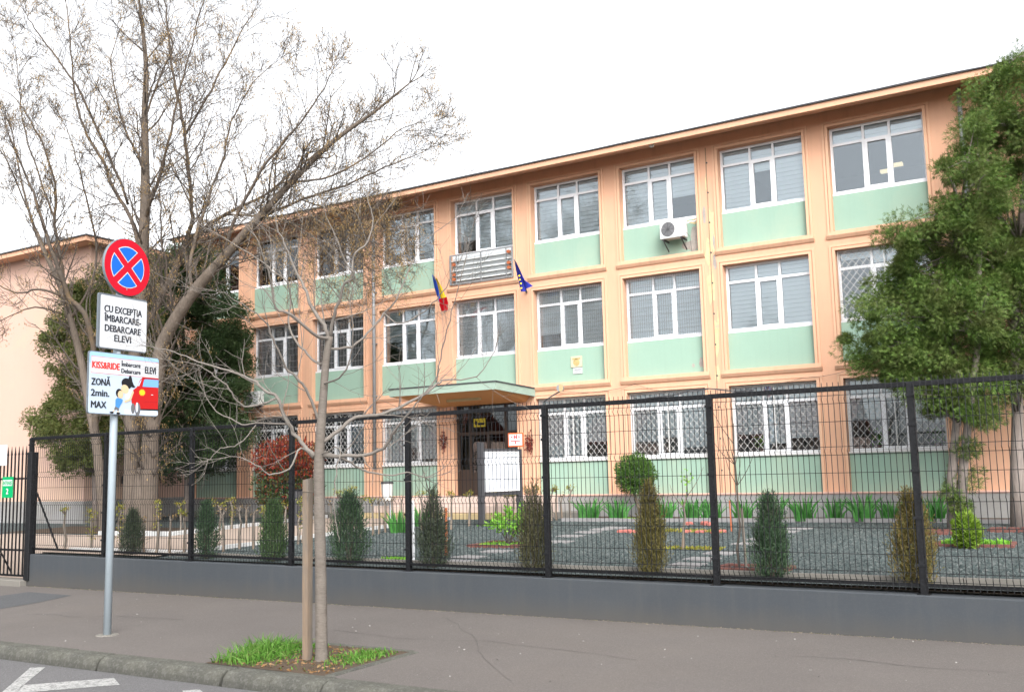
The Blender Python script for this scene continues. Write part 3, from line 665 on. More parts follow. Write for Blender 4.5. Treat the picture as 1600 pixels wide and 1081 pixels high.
# wing at the left
WY, WX = 19.58, -27.87
wing = thing('school_wing', 'plain pale pink windowless wing with overhanging eaves at the left end', 'building', (-33, 21, .7))
obj('wall', MB().poly([(-62, WY, 1.39), (WX, WY, 1.39), (WX, WY, 9.60), (-62, WY, 9.60)]).poly([(WX, WY, 1.39), (WX, 36, 1.39), (WX, 36, 9.60), (WX, WY, 9.60)]), m_wing, wing)
obj('plinth', MB().box(-62, WX + .03, WY - .04, 23.9, .2, 1.385), m_plinth, wing)
obj('eaves', MB().hexa([(-62, WY - .55, 9.55), (WX + .5, WY - .55, 9.55), (WX + .5, 36, 9.55), (-62, 36, 9.55), (-62, WY - .55, 9.70), (WX + .5, WY - .55, 9.70), (WX + .5, 36, 9.70), (-62, 36, 9.70)]), m_peach, wing)
obj('roof', MB().hexa([(-62, WY - .6, 9.703), (WX + .55, WY - .6, 9.703), (WX + .55, 36, 9.703), (-62, 36, 9.703), (-62, WY - .55, 9.76), (WX + .5, WY - .55, 9.76), (-31, 36, 10.6), (-62, 36, 10.6)]), m_roof, wing)
obj('vent', MB().box(WX + .031, WX + .04, 20.9, 21.35, 1.9, 2.15), m_dkgrey, wing)
p = at(70, 372, 1, 20.2); obj('roof_vent', MB().box(p[0] - .4, p[0] + .4, 20.2, 20.8, 9.72, p[2] + .05), m_steel, wing)

# ------------------------------------------------------------------ things on the facade
def ac_unit(loc, label, group='air conditioners'):
    t = thing('air_conditioner', label, 'air conditioner', loc, group)
    objl('casing', MB().bbox(-.40, .40, -.15, .15, 0, .56, .015), m_acwhite, t)
    b = MB().disc((-.12, -.157, .28), (0, -1, 0), .225, 24, 0, .005)
    fg = objl('fan_grille', b, m_acfan, t)
    b = MB()
    for r_ in (.05, .09, .13, .17, .21):
        b.tube([(-.12 + r_ * cos(a), -.163, .28 + r_ * sin(a)) for a in np.linspace(0, 2 * pi, 21)], .004, 4)
    for a in np.linspace(0, pi, 5)[:-1]: b.tube([(-.12 - .22 * cos(a), -.166, .28 - .22 * sin(a)), (-.12 + .22 * cos(a), -.166, .28 + .22 * sin(a))], .004, 4)
    objl('grille_ring', b, m_dkgrey, fg)
    objl('service_panel', MB().box(.13, .37, -.155, -.15, .05, .5), m_pvc, t)
    for x in (-.3, .3): objl('bracket', MB().box(x - .02, x + .02, -.16, .28, -.05, -.003).hexa([(x - .015, -.1, -.07), (x + .015, -.1, -.07), (x + .015, .26, -.34), (x - .015, .26, -.34), (x - .015, -.1, -.05), (x + .015, -.1, -.05), (x + .015, .26, -.30), (x - .015, .26, -.30)]), m_dkgrey, t)
    objl('hose', MB().tube([(.38, .05, .42), (.52, .1, .48), (.62, .2, .5), (.66, .26, .55)], .02, 6), m_acwhite, t)
    objl('cable', MB().tube([(.40, .05, .15), (.46, .15, .05), (.45, .27, -.3), (.47, .27, -.55), (.52, .28, -.62)], .006, 4), m_dkgrey, t)
    t.scale = (.82, .9, .84); return t
p = at(1053, 372, 1, 23.44); ac_unit((p[0], 23.44, p[2] - .02), 'white outdoor air conditioner under the top floor window beside the peeling pilaster')
p = at(397, 634, 1, 23.44); ac_unit((p[0], 23.44, p[2]), 'white outdoor air conditioner low on the facade behind the red shrub branches')
def flood(px, py, arm):
    p = at(px, py, 1, 23.2)
    t = thing('floodlight', 'small round grey floodlight on a bent arm right of the canopy', 'floodlight', (p[0], 23.5, p[2]))
    objl('arm', MB().tube([(-.45, -.35, -.32), (-.2, -.3, -.16), (0, -.16, -.03)], .018, 6), m_dkgrey, t)
    objl('head', MB().tube([(0, -.12, .0), (.02, -.2, .03), (.04, -.30, .03)], [.045, .09, .105], 12), m_steel, t)
    objl('lens', MB().disc((.042, -.304, .03), (.06, -1, -.0), .10, 14, 0, .003), m_tan, t)
flood(873, 608, 1)
p = at(615, 322, 1, 23.5); t = thing('loudspeaker', 'small dark loudspeaker box fixed high under the eaves', 'loudspeaker', (p[0], 23.5, p[2]))
objl('box', MB().hexa([(-.14, -.16, -.1), (.14, -.16, -.1), (.14, .1, -.08), (-.14, .1, -.08), (-.14, -.2, .1), (.14, -.2, .1), (.14, .1, .12), (-.14, .1, .12)]), m_dkgrey, t)
objl('grille', MB().disc((0, -.186, 0), (0, -1, -.2), .07, 12, 0, .004), m_steel, t)
p = at(1018, 227, 1, 22.95)
t = thing('eaves_lamp', 'little grey lamp under the roof eaves above the top windows', 'lamp', (p[0], 22.95, p[2]))
objl('base', MB().tube([(0, 0, .08), (0, 0, .02)], .05, 10), m_steel, t); objl('bulb', MB().tube([(0, 0, .02), (0, 0, -.03), (0, 0, -.06)], [.07, .075, .04], 10), m_acwhite, t, smooth=True)
p = at(815, 470, 1, 23.2)
# plaques
p = at(901, 565, 1, 23.73)
t = thing('wall_plaque', 'square cream plaque with a worn yellow emblem on the green panel', 'plaque', (p[0], 23.735, p[2]))
objl('plate', MB().box(-.17, .17, -.02, .0, -.15, .15), mat('worn_cream', (.52, .47, .34), .7, .2, 8), t)
objl('emblem', MB().disc((0, -.024, -.02), (0, -1, 0), .10, 14, 0, .003).box(-.12, .12, -.024, -.021, .06, .10), mat('worn_gold', (.44, .34, .15), .7, .3, 15), t)
p = at(903, 579, 1, 23.73)
t = thing('name_plate', 'small white plate fixed below the cream plaque', 'plate', (p[0], 23.735, p[2]))
objl('plate', MB().box(-.14, .14, -.015, 0, -.08, .08), f_white, t); objl('print', MB().box(-.10, .10, -.018, -.0155, .02, .035).box(-.08, .08, -.018, -.0155, -.03, -.018), f_grey, t)
# dark red ornaments beside the door
for px, py, lab in ((693, 690, 'dark red dried wreath hanging on the pilaster left of the door'), (827, 692, 'dark red dried wreath hanging on the pilaster right of the door')):
    p = at(px, py, 1, 23.55); t = thing('wreath', lab, 'wreath', p, 'wreaths beside the door')
    q = NR.normal(size=(140, 3)) * np.array([.05, .025, .10]); V = leaves(q, q + NR.normal(size=q.shape) * .05, .08, .035)
    link('leaves', np_mesh('leaves', V, 4, foliage('dried_red_leaf', [(.12, .02, .015), (.2, .03, .02)], .1)), t); objl('cord', MB().tube([(0, .03, .08), (0, .05, .22)], .004, 4), m_dkgrey, t)

def cable(name, pts, r, label):
    t = tag(obj(name, MB().tube(pts, r, 4), m_dkgrey), label, 'cable'); return t
def sag(a, c, s, n=10): return [tuple(np.array(a) * (1 - t) + np.array(c) * t - np.array([0, 0, s * 4 * t * (1 - t)])) for t in np.linspace(0, 1, n)]
c1, c2, c3 = at(873, 610, 1, 23.55), at(992, 600, 1, 23.55), at(1340, 573, 1, 23.55)
c4 = at(1112, 607, 1, 23.55)
cable('overhead_cable', sag(c1, c2, .12) + sag(c2, c4, .15)[1:] + sag(c4, at(1255, 590, 1, 23.55), .1)[1:] + sag(at(1255, 590, 1, 23.55), c3, .06)[1:], .006, 'thin dark cable sagging along the facade above the ground floor windows')

# flags on short slanting poles
def flag(px0, px1, label, strips, star=False):
    a, c = at(*px1, 1, 23.58), at(*px0, 1, 22.75)
    t = thing('flag', label, 'flag', a, 'flags above the entrance')
    obj('pole', MB().tube([tuple(a), tuple(c)], .014, 6), m_steel, t)
    obj('bracket', MB().tube([tuple(a), tuple(a + (c - a) * .14)], .03, 8), m_dkgrey, t)
    for mtl, pts in strips:
        b = MB(); n = 12
        rows = []
        for i in range(n + 1):
            s_ = i / n; row = []
            # each strip: left and right edge polylines in pixels, draped with folds in depth
            l = np.array([np.interp(s_, [0, .5, 1], [pts[0][k][j] for k in range(3)]) for j in (0, 1)]); r_ = np.array([np.interp(s_, [0, .5, 1], [pts[1][k][j] for k in range(3)]) for j in (0, 1)])
            for u in (0, .33, .66, 1):
                q = l * (1 - u) + r_ * u; row.append(at(q[0], q[1], 1, 22.8 + .3 * s_ + .03 * sin(u * 5 + s_ * 3)))
            rows.append(row)
        for i in range(n):
            for j in range(3): b.poly([rows[i][j], rows[i + 1][j], rows[i + 1][j + 1], rows[i][j + 1]])
        o = obj('cloth', b, mtl, t, True)
    return t
f_flagblue = flat('flag_blue', (.02, .07, .45), .8); f_flagyel = flat('flag_yellow', (.85, .60, .01), .8); f_flagred = flat('flag_red', (.88, .006, .02), .8); f_eu = flat('eu_blue', (.03, .04, .33), .8)
flag((677, 430), (697, 486), 'limp blue yellow and red flag on a slanting pole left of the louvred screen',
     [(f_flagblue, [[(675, 429), (679, 450), (686, 472)], [(680, 433), (684.5, 450), (690, 468)]]), (f_flagyel, [[(680, 433), (684.5, 450), (689, 470)], [(683, 436), (692, 452), (698, 467)]]), (f_flagred, [[(686, 467), (687, 477), (690, 486.5)], [(698, 464), (700, 473), (699.5, 485)]])])
eu = flag((803, 405), (823, 457), 'limp dark blue flag with gold stars on a slanting pole right of the louvred screen',
     [(f_eu, [[(803, 405), (807, 425), (814, 456)], [(806, 409), (815, 433), (822, 455)]]), (f_eu, [[(806, 409), (813, 430), (820, 452)], [(808, 412), (820, 438), (833, 447)]])])
b = MB()
for px, py in ((812, 437), (814, 443), (814.5, 450), (811.5, 431)):
    q = at(px, py, 1, 22.86); b.disc(q, (0.3, -1, 0), .028, 5, 0, .002)
obj('star', b, f_flagyel, eu)
#@@PART2
# ------------------------------------------------------------------ fence, wall, gate
FX0, FS = -14.634, 2.5
def fy(X): return 12.413 - .0055 * X
def wtop(X): return .4857 - .0033 * X
b = MB(); wx = np.linspace(-19.50, 8, 12)
for i in range(len(wx) - 1):
    a, c = wx[i], wx[i + 1]
    ya, yc = fy(a) - .10, fy(c) - .10
    b.poly([(a, ya, -.4), (c, yc, -.4), (c, yc, wtop(c) - .012), (a, ya, wtop(a) - .012)])
    b.poly([(a, ya, wtop(a) - .012), (c, yc, wtop(c) - .012), (c, yc + .014, wtop(c)), (a, ya + .014, wtop(a))])
    b.poly([(a, ya + .014, wtop(a)), (c, yc + .014, wtop(c)), (c, yc + .25, wtop(c)), (a, ya + .25, wtop(a))])
    b.poly([(c, yc + .25, -.4), (a, ya + .25, -.4), (a, ya + .25, wtop(a)), (c, yc + .25, wtop(c))])
a = wx[0]; ya = fy(a) - .10; b.poly([(a, ya + .25, -.4), (a, ya, -.4), (a, ya, wtop(a) - .012), (a, ya + .014, wtop(a)), (a, ya + .25, wtop(a))])
tag(obj('low_wall', b, m_greywall), 'long low slate grey rendered wall carrying the black mesh fence', 'wall')
# grit gathered at the wall foot
fence = thing('mesh_fence', 'black welded mesh fence with folded wires and square posts on the grey wall', 'fence', (FX0, fy(FX0), wtop(FX0)))
fo = Vector((FX0, fy(FX0), 0))
ZT = 2.955
def wires(seed):
    r = random.Random(seed); b = MB(); n = 36; ra = .0050
    folds = [2.79, 2.165, 1.60, .69]
    prof = [(3.0, 0)]
    for z in folds: prof += [(z + .05, 0), (z, -.04), (z - .05, 0)]
    prof.append((.545, 0))
    for i in range(n):
        x = .055 + (FS - .11) * i / (n - 1); j = r.uniform(-.002, .002)
        b.tube([(x + j * (k % 3), y, z) for k, (z, y) in enumerate(prof)], ra, 3, 0, False)
    for z in [2.9, 2.52, 1.9, 1.245, .94] : b.tube([(.03, .006, z), (FS - .03, .006, z)], ra, 4, 0, False)
    for z in folds:
        for dz in (.05, -.05): b.tube([(.03, .006, z + dz), (FS - .03, .006, z + dz)], ra, 4, 0, False)
    return b.mesh('mesh_panel', m_black)
wms = [wires(k) for k in range(2)]
ddir = math.atan(-.0055)
post = MB().bbox(-.04, .04, -.04, .04, 0, 2.52, .006).mesh('post', m_black)
cap_ = MB().hexa([(-.043, -.043, 0), (.043, -.043, 0), (.043, .043, 0), (-.043, .043, 0), (-.03, -.03, .018), (.03, -.03, .018), (.03, .03, .018), (-.03, .03, .018)]).mesh('post_cap', m_black)
clip = MB().box(-.05, .05, -.05, -.041, 0, .035).mesh('clip', m_black)
for i in range(-2, 9):
    X = FX0 + i * FS; po = link('post', post, fence, Vector((X, fy(X), wtop(X) - .03)) - fence.location)
    po.scale = (1, 1, (ZT - wtop(X)) / 2.5); po.rotation_euler = (0, R.uniform(-.004, .004), 0)
    for z in (.35, .9, 1.45, 2.0, 2.35): link('clip', clip, po, (0, 0, z))
    link('base_plate', MB().box(-.07, .07, -.07, .07, .03, .04).mesh('base_plate', m_black), po)
    if i < 8:
        q = link('mesh_panel', wms[i % 2], fence, Vector((X, fy(X) - .055, 0)) - fence.location); q.rotation_euler = (0, 0, ddir)
        o = link('top_rail', MB().bbox(.0, FS, -.025, .025, ZT - .062, ZT, .006).mesh('top_rail', m_black), fence, Vector((X, fy(X) + .0, 0)) - fence.location); o.rotation_euler = (0, R.uniform(-.0015, .0015), ddir)
        zb = wtop(X + 1.25)
        o = link('bottom_rail', MB().box(.04, FS - .04, -.02, .02, 0, .04).mesh('bottom_rail', m_black), fence, Vector((X, fy(X), wtop(X) + .085)) - fence.location); o.rotation_euler = (0, .0033, ddir)
# brace behind the corner post and a leaning cable on the rail
a, c = at(57, 768, 1, 12.45), at(91, 860, 1, 12.9)
obj('brace', MB().tube([tuple(a), tuple(c)], .02, 6), m_black, fence)
cable('fence_cable', [tuple(at(x, y, 1, fy(0) - .0)) for x, y in ((1010, 622), (1050, 618), (1078, 610), (1108, 607), (1125, 609), (1150, 612), (1178, 609))], .011, 'loose black cable arching over the fence top rail near a post')

gate = thing('metal_gate', 'black steel gate of spear topped bars at the left end of the fence', 'gate', (-20.4, 12.45, .05))
b = MB().bbox(-19.56, -19.40, 12.38, 12.54, .02, 2.64, .008); obj('gate_post', b, m_black, gate)
x = -19.70
pk = MB().box(-.012, .012, -.012, .012, .09, 2.60).hexa([(-.018, -.018, 2.60), (.018, -.018, 2.60), (.018, .018, 2.60), (-.018, .018, 2.60), (-.012, -.012, 2.64), (.012, -.012, 2.64), (.012, .012, 2.64), (-.012, .012, 2.64)]).hexa([(-.022, -.006, 2.64), (.022, -.006, 2.64), (.022, .006, 2.64), (-.022, .006, 2.64), (-.002, -.002, 2.78), (.002, -.002, 2.78), (.002, .002, 2.78), (-.002, .002, 2.78)]).mesh('picket', m_black)
while x > -23.6:
    link('picket', pk, gate, Vector((x, 12.45, 0)) - gate.location); x -= .131
for z in (.10, .62, 2.10): obj('rail', MB().box(-23.7, -19.57, 12.465, 12.50, z - .02, z + .02), m_black, gate)
a, c = at(-6, 848, 1, 12.53), at(18, 895, 1, 12.9); obj('drop_bar', MB().tube([tuple(a), tuple(c)], .018, 6), m_black, gate)
b = MB().bbox(-24.5, -19.505, 12.28, 12.62, -.35, .03, .012); o = obj('gate_threshold', b, m_conc); tag(o, kind='structure')

# lettering
import bpy as _b
def text_mesh(txt, h, sx=1.0, bold=0.0, align='CENTER'):
    cu = bpy.data.curves.new('lettering', 'FONT'); cu.body = txt; cu.size = 1; cu.align_x = align; cu.extrude = 0.0; cu.offset = bold; cu.resolution_u = 3
    o = bpy.data.objects.new('tmp', cu); COL.objects.link(o); dg = bpy.context.evaluated_depsgraph_get(); me = bpy.data.meshes.new_from_object(o.evaluated_get(dg))
    bpy.data.objects.remove(o); bpy.data.curves.remove(cu)
    n = len(me.vertices); co = np.empty(n * 3, np.float32); me.vertices.foreach_get('co', co); co = co.reshape(-1, 3)
    k = h / .73; co[:, 0] *= k * sx; co[:, 1] *= k; return me, co
def lettering(txt, h, sx, org, ex, ez, mtl, parent, bold=0.0, align='CENTER', width=None, name='lettering'):
    me, co = text_mesh(txt, h, sx, 0, align)
    if width: 
        w0 = co[:, 0].max() - co[:, 0].min(); co[:, 0] *= width / w0
    ex, ez, org = np.array(ex, float), np.array(ez, float), np.array(org, float)
    P = org + co[:, :1] * ex + co[:, 1:2] * ez - np.array(tuple(wpos(parent)))
    if bold:
        nrm = np.cross(ex, ez); nf = [tuple(p.vertices) for p in me.polygons]; n = len(P); V = []; F = []
        for k, (u, v) in enumerate(((-1, 0), (1, 0), (0, 1), (0, -1))):
            V.append(P + ex * u * bold * h + ez * v * bold * h * .5 + nrm * .00025 * k); F += [tuple(i + n * k for i in f) for f in nf]
        me = bpy.data.meshes.new(name); me.from_pydata(np.concatenate(V).tolist(), [], F); P = np.concatenate(V)
    me.vertices.foreach_set('co', P.astype(np.float32).ravel()); me.name = name; me.materials.clear(); me.materials.append(mtl); me.update()
    return link(name, me, parent)

# ------------------------------------------------------------------ the street sign
sa = radians(95); sdv = np.array([cos(sa), sin(sa), 0]); snv = np.array([sin(sa), -cos(sa), 0]); SP0 = np.array([-12.0, 8.9, 0])
zb = zpav(-12.07, 8.9)
sign = thing('street_sign', 'grey pole carrying a round no stopping disc, a text plate and a cartoon plate', 'road sign', (-12.0, 8.9 - .06, zb))
def SPt(s, z, o=0.0): return tuple(SP0 + sdv * s + snv * o + np.array([0, 0, z]))
obj('pole', MB().tube([SPt(-.06, zb - .05), SPt(-.04, 2.9), SPt(.02, 5.2)], .052, 14), m_galv, sign, True)
obj('footing', MB().tube([SPt(-.06, zb - .02), SPt(-.06, zb + .012)], [.16, .15], 10), m_conc, sign)
def plate(name, s0, s1, z0, z1, rr, o, th, mtl, parent, tilt=0.0):
    pts = []
    for (cs, cz, a0) in ((s1 - rr, z1 - rr, 0), (s0 + rr, z1 - rr, 90), (s0 + rr, z0 + rr, 180), (s1 - rr, z0 + rr, 270)):
        for k in range(5): a = radians(a0 + 22.5 * k); pts.append((cs + rr * cos(a), cz + rr * sin(a)))
    b = MB(); n = len(pts); f = [SPt(s, z + tilt * s, o) for s, z in pts]; k = [SPt(s, z + tilt * s, o - th) for s, z in pts]
    b.poly(f[::-1]); b.poly(k)
    for i in range(n): b.poly([f[i], f[(i + 1) % n], k[(i + 1) % n], k[i]])
    return obj(name, b, mtl, parent)
def spoly(name, pts, o, mtl, parent):
    return obj(name, MB().poly([SPt(s, z, o) for s, z in pts]), mtl, parent)
def ell(cx, cz, rx, rz, n=20, a0=0, a1=360, rot=0):
    out = []
    for k in range(n):
        a = radians(a0 + (a1 - a0) * k / (n if a1 - a0 == 360 else n - 1)); x, z = rx * cos(a), rz * sin(a)
        out.append((cx + x * cos(rot) - z * sin(rot), cz + x * sin(rot) + z * cos(rot)))
    return out
dc = (.068, 5.03); rd = .408
b = MB().disc(SPt(*dc, .075), snv, rd, 48, 0, .03); disc = obj('round_plate', b, f_red, sign); disc['label'] = 'round red and blue no stopping plate'
b = MB(); n = 48
for k in range(n):
    a, c = 2 * pi * k / n, 2 * pi * (k + 1) / n
    q = [SPt(dc[0] + rd * m_ * cos(t), dc[1] + rd * m_ * sin(t), o_) for m_, o_, t in ((1.0, .076, a), (1.0, .076, c), (1.03, .055, c), (1.03, .055, a), (1.03, .04, a), (1.03, .04, c), (1.0, .04, c), (1.0, .04, a))]
    b.poly([q[0], q[1], q[2], q[3]]); b.poly([q[3], q[2], q[5], q[4]])
obj('rim', b, m_signback, disc)
for k in range(4):
    ri = rd * .735; hw = rd * .115; a = radians(45 + 90 * k)
    def sector(ri, hw):
        g = math.asin(hw / ri); a0, a1 = a + 0, 0
        pts = [(hw * math.sqrt(2) * cos(a + pi / 4), hw * math.sqrt(2) * sin(a + pi / 4))]
        for t in np.linspace(a + g, a + pi / 2 - g, 12): pts.append((ri * cos(t), ri * sin(t)))
        return [(dc[0] + x, dc[1] + z) for x, z in pts]
    spoly('white_outline', sector(ri, hw), .077, f_white, disc); spoly('blue_field', sector(ri - .012, hw + .012), .079, f_blue, disc)
p2 = plate('text_plate', -.42, .44, 3.83, 4.60, .03, .075, .03, m_signback, sign)
plate('text_field', -.385, .435, 3.845, 4.575, .02, .0765, .001, f_white, p2)
for t_, z, wd in (('CU EXCEPȚIA', 4.345, .66), ('ÎMBARCARE-', 4.215, .645), ('DEBARCARE', 4.075, .63), ('ELEVI', 3.945, .29)):
    lettering(t_, .098, 1, SPt(.01, z, .0785), sdv, (0, 0, 1), f_txt, p2, .055, width=wd)
p3 = plate('picture_plate', -.58, .66, 2.92, 3.775, .04, .10, .02, m_signback, sign)
plate('printed_field', -.565, .655, 2.93, 3.765, .035, .1015, .001, flat('print_ice_blue', (.43, .51, .62)), p3)
plate('blue_band', -.565, .655, 3.60, 3.765, .035, .1025, .001, f_sky, p3)
plate('red_edge', -.535, .655, 3.475, 3.705, .004, .1035, .001, f_redtxt, p3); plate('white_band', -.533, .655, 3.48, 3.70, .003, .1045, .001, f_white, p3)
plate('blue_shadow', -.53, .655, 3.445, 3.474, .003, .1035, .001, f_pale, p3)
plate('snow', .05, .655, 2.94, 3.0, .01, .1035, .001, f_snow, p3)
ex_, ez_ = sdv, (0, 0, 1)
lettering('KISS&RIDE', .095, 1, SPt(-.29, 3.545, .106), ex_, ez_, f_redtxt, p3, .06, width=.46)
lettering('Îmbarcare', .065, 1, SPt(.145, 3.605, .106), ex_, ez_, f_txt, p3, .07, width=.34); lettering('Debarcare', .065, 1, SPt(.145, 3.51, .106), ex_, ez_, f_txt, p3, .07, width=.34)
lettering('ELEVI', .10, 1, SPt(.50, 3.535, .106), ex_, ez_, f_txt, p3, .06, width=.20)
for t_, z, wd, hh in (('ZONĂ', 3.315, .315, .095), ('2min.', 3.165, .30, .095), ('MAX', 3.005, .25, .095)):
    me_, co_ = None, None
    lettering(t_, hh, 1, SPt(-.525 + wd / 2, z, .106), ex_, ez_, f_txt, p3, .06, width=wd)
car = spoly('printed_car', [(.21, 3.03), (.17, 3.10), (.16, 3.20), (.19, 3.28), (.26, 3.33), (.31, 3.43), (.36, 3.475), (.655, 3.48), (.655, 3.01), (.30, 3.0), (.24, 3.0)], .1055, f_car, p3)
spoly('printed_outline', [(.335, 3.455), (.365, 3.468), (.655, 3.473), (.655, 3.455), (.375, 3.45)], .1062, f_card, p3)
spoly('printed_window', [(.36, 3.34), (.385, 3.44), (.41, 3.452), (.655, 3.455), (.655, 3.345)], .1062, f_glassb, p3)
spoly('printed_window', [(.265, 3.345), (.30, 3.345), (.345, 3.45), (.325, 3.43)], .1062, f_pale, p3)
spoly('printed_lamp', ell(.355, 3.255, .058, .048, 8, 22.5, 382.5), .1065, f_orange, p3); spoly('printed_lamp', ell(.355, 3.255, .038, .03, 8, 22.5, 382.5), .107, f_yel, p3)
spoly('printed_handle', [(.52, 3.225), (.56, 3.228), (.56, 3.237), (.52, 3.235)], .1065, f_white, p3)
spoly('printed_crease', [(.37, 3.115), (.42, 3.13), (.655, 3.135), (.655, 3.128), (.42, 3.122)], .1063, f_card, p3)
spoly('printed_sill', [(.29, 3.0), (.655, 3.01), (.655, 3.03), (.29, 3.02)], .1063, f_black, p3)
spoly('printed_wheel', ell(.195, 3.02, .035, .075), .1058, f_grey, p3); spoly('printed_wheel', ell(.28, 3.01, .05, .095), .1068, f_grey, p3); spoly('printed_wheel', ell(.265, 3.04, .022, .07), .1072, f_snow, p3)
# the printed figures: a woman with a pony tail bending over a child in blue
spoly('printed_hair', ell(.075, 3.365, .095, .075, 16, 0, 360, -.25), .1062, f_black, p3)
spoly('printed_hair', [(.10, 3.43), (.115, 3.475), (.14, 3.485), (.16, 3.46), (.175, 3.40), (.205, 3.345), (.235, 3.33), (.20, 3.315), (.165, 3.32), (.12, 3.35)], .1066, f_black, p3)
spoly('printed_face', ell(.045, 3.285, .072, .06, 14, 0, 360, -.5), .107, f_skin, p3)
spoly('printed_blouse', [(.05, 3.23), (.09, 3.26), (.17, 3.29), (.20, 3.26), (.17, 3.16), (.12, 3.12), (.05, 3.15)], .1064, f_white, p3)
spoly('printed_arm', [(.18, 3.27), (.205, 3.25), (.15, 3.13), (.05, 3.095), (.035, 3.12), (.12, 3.15)], .1074, f_skin, p3)
spoly('printed_hair', ell(-.055, 3.225, .058, .06, 14), .1062, f_black, p3); spoly('printed_face', ell(-.03, 3.205, .048, .055, 14), .1066, f_skin, p3)
spoly('printed_shirt', [(-.115, 3.13), (-.09, 3.155), (-.02, 3.15), (.015, 3.13), (.005, 3.10), (-.03, 3.05), (-.05, 3.01), (-.115, 3.035)], .1068, f_cblue, p3)
spoly('printed_shorts', [(-.115, 3.035), (-.05, 3.01), (-.055, 2.975), (-.08, 2.98), (-.085, 3.0), (-.12, 2.985), (-.135, 3.0)], .107, f_grey, p3)
for q in ([(-.13, 2.995), (-.12, 2.985), (-.15, 2.95), (-.165, 2.955)], [(-.075, 2.98), (-.055, 2.975), (-.06, 2.945), (-.08, 2.945)]): spoly('printed_leg', q, .1066, f_skin, p3)
for q in (ell(-.175, 2.95, .035, .014), ell(-.06, 2.943, .035, .013)): spoly('printed_shoe', q, .1072, f_black, p3)
# clamps behind
for z in (4.7, 5.3, 4.0, 4.45, 3.1, 3.6): obj('clamp', MB().box(*(lambda q: (q[0] - .07, q[0] + .07, q[1] - .07, q[1] + .07))(SPt(-.05 + (z - 2.9) * .03, 0)), z, z + .035), m_steel, sign)

# hydrant style plate hung on the fence
a, c = at(806, 687, 1, 12.34), None
t = thing('hydrant_plate', 'small white plate with a red border and a red H hung on the fence', 'sign', a)
objl('plate', MB().bbox(-.13, .13, -.008, .008, -.10, .10, .003), f_orange and flat('orange_red', (.70, .12, .03)), t)
objl('white_field', MB().box(-.112, .112, -.0095, -.0082, -.082, .082), f_white, t)
lettering('H', .055, 1, (a[0], a[1] - .011, a[2] + .018), (1, 0, 0), (0, 0, 1), f_redtxt, t, .09)
objl('mark', MB().box(-.08, .08, -.0115, -.0096, -.022, -.012).box(-.008, .008, -.0115, -.0096, -.06, -.0221).disc((-.062, -.0115, .042), (0, -1, 0), .012, 10).disc((.062, -.0115, .042), (0, -1, 0), .012, 10), f_redtxt, t)
# entrance plate on the gate and a paper
a = at(12, 761, 1, 12.42); t = thing('gate_plate', 'green and white entrance plate with the number 2 on the gate bars', 'sign', a)
objl('plate', MB().box(-.19, .19, -.006, .006, -.22, .22), f_green, t); objl('white_band', MB().box(-.17, .17, -.0075, -.0062, .03, .155), f_white, t)
lettering('INTRARE', .085, 1, (a[0], a[1] - .009, a[2] + .05), (1, 0, 0), (0, 0, 1), f_green, t, .05, width=.31); lettering('2', .12, 1, (a[0], a[1] - .009, a[2] - .14), (1, 0, 0), (0, 0, 1), f_white, t, .07)
a = at(3, 711, 1, 12.42); t = tag(obj('paper_sheet', MB().box(a[0] - .2, a[0] + .17, 12.425, 12.432, a[2] - .22, a[2] + .22), f_white), 'white paper sheet tied to the top of the gate', 'paper')

# ------------------------------------------------------------------ garden furniture
a, c = np.array([-13.37, 20.17]), np.array([-13.03, 21.39]); dv = (c - a) / np.linalg.norm(c - a); nv = np.array([dv[1], -dv[0]])
board = thing('notice_board', 'white double door notice board on two dark posts in front of the entrance', 'notice board', (*((a + c) / 2), yz(0, 20.8)))
def obx(u0, u1, v0, v1, z0, z1):       # box along the board direction
    o_ = a; P = []
    for z in (z0, z1):
        for u, v in ((u0, v0), (u1, v0), (u1, v1), (u0, v1)): q = o_ + dv * u + nv * v; P.append((q[0], q[1], z))
    return [P[0], P[3], P[2], P[1], P[4], P[7], P[6], P[5]]
LB = np.linalg.norm(c - a); zg = .7
for u in (0, LB): obj('post', MB().hexa(obx(u - .06, u + .06, -.06, .06, zg - .1, 2.72 if u == 0 else 2.55)), m_dkgrey, board)
obj('header', MB().hexa(obx(.061, LB - .061, -.05, .05, 2.50, 2.56)), m_dkgrey, board)
for u0, u1 in ((.10, LB / 2 - .006), (LB / 2 + .006, LB - .05)):
    d_ = obj('door_panel', MB().hexa(obx(u0, u1, -.04, .055, 1.52, 2.49)), flat('board_white', (.58, .61, .65)), board)
    obj('rim', MB().hexa(obx(u0, u1, .0555, .07, 1.52, 1.55)).hexa(obx(u0, u1, .0555, .07, 2.46, 2.49)).hexa(obx(u0, u0 + .03, .0555, .07, 1.5501, 2.4599)).hexa(obx(u1 - .03, u1, .0555, .07, 1.5501, 2.4599)), m_pvc, d_)
obj('lower_rail', MB().hexa(obx(.061, LB - .061, -.04, .04, 1.42, 1.50)), m_dkgrey, board)

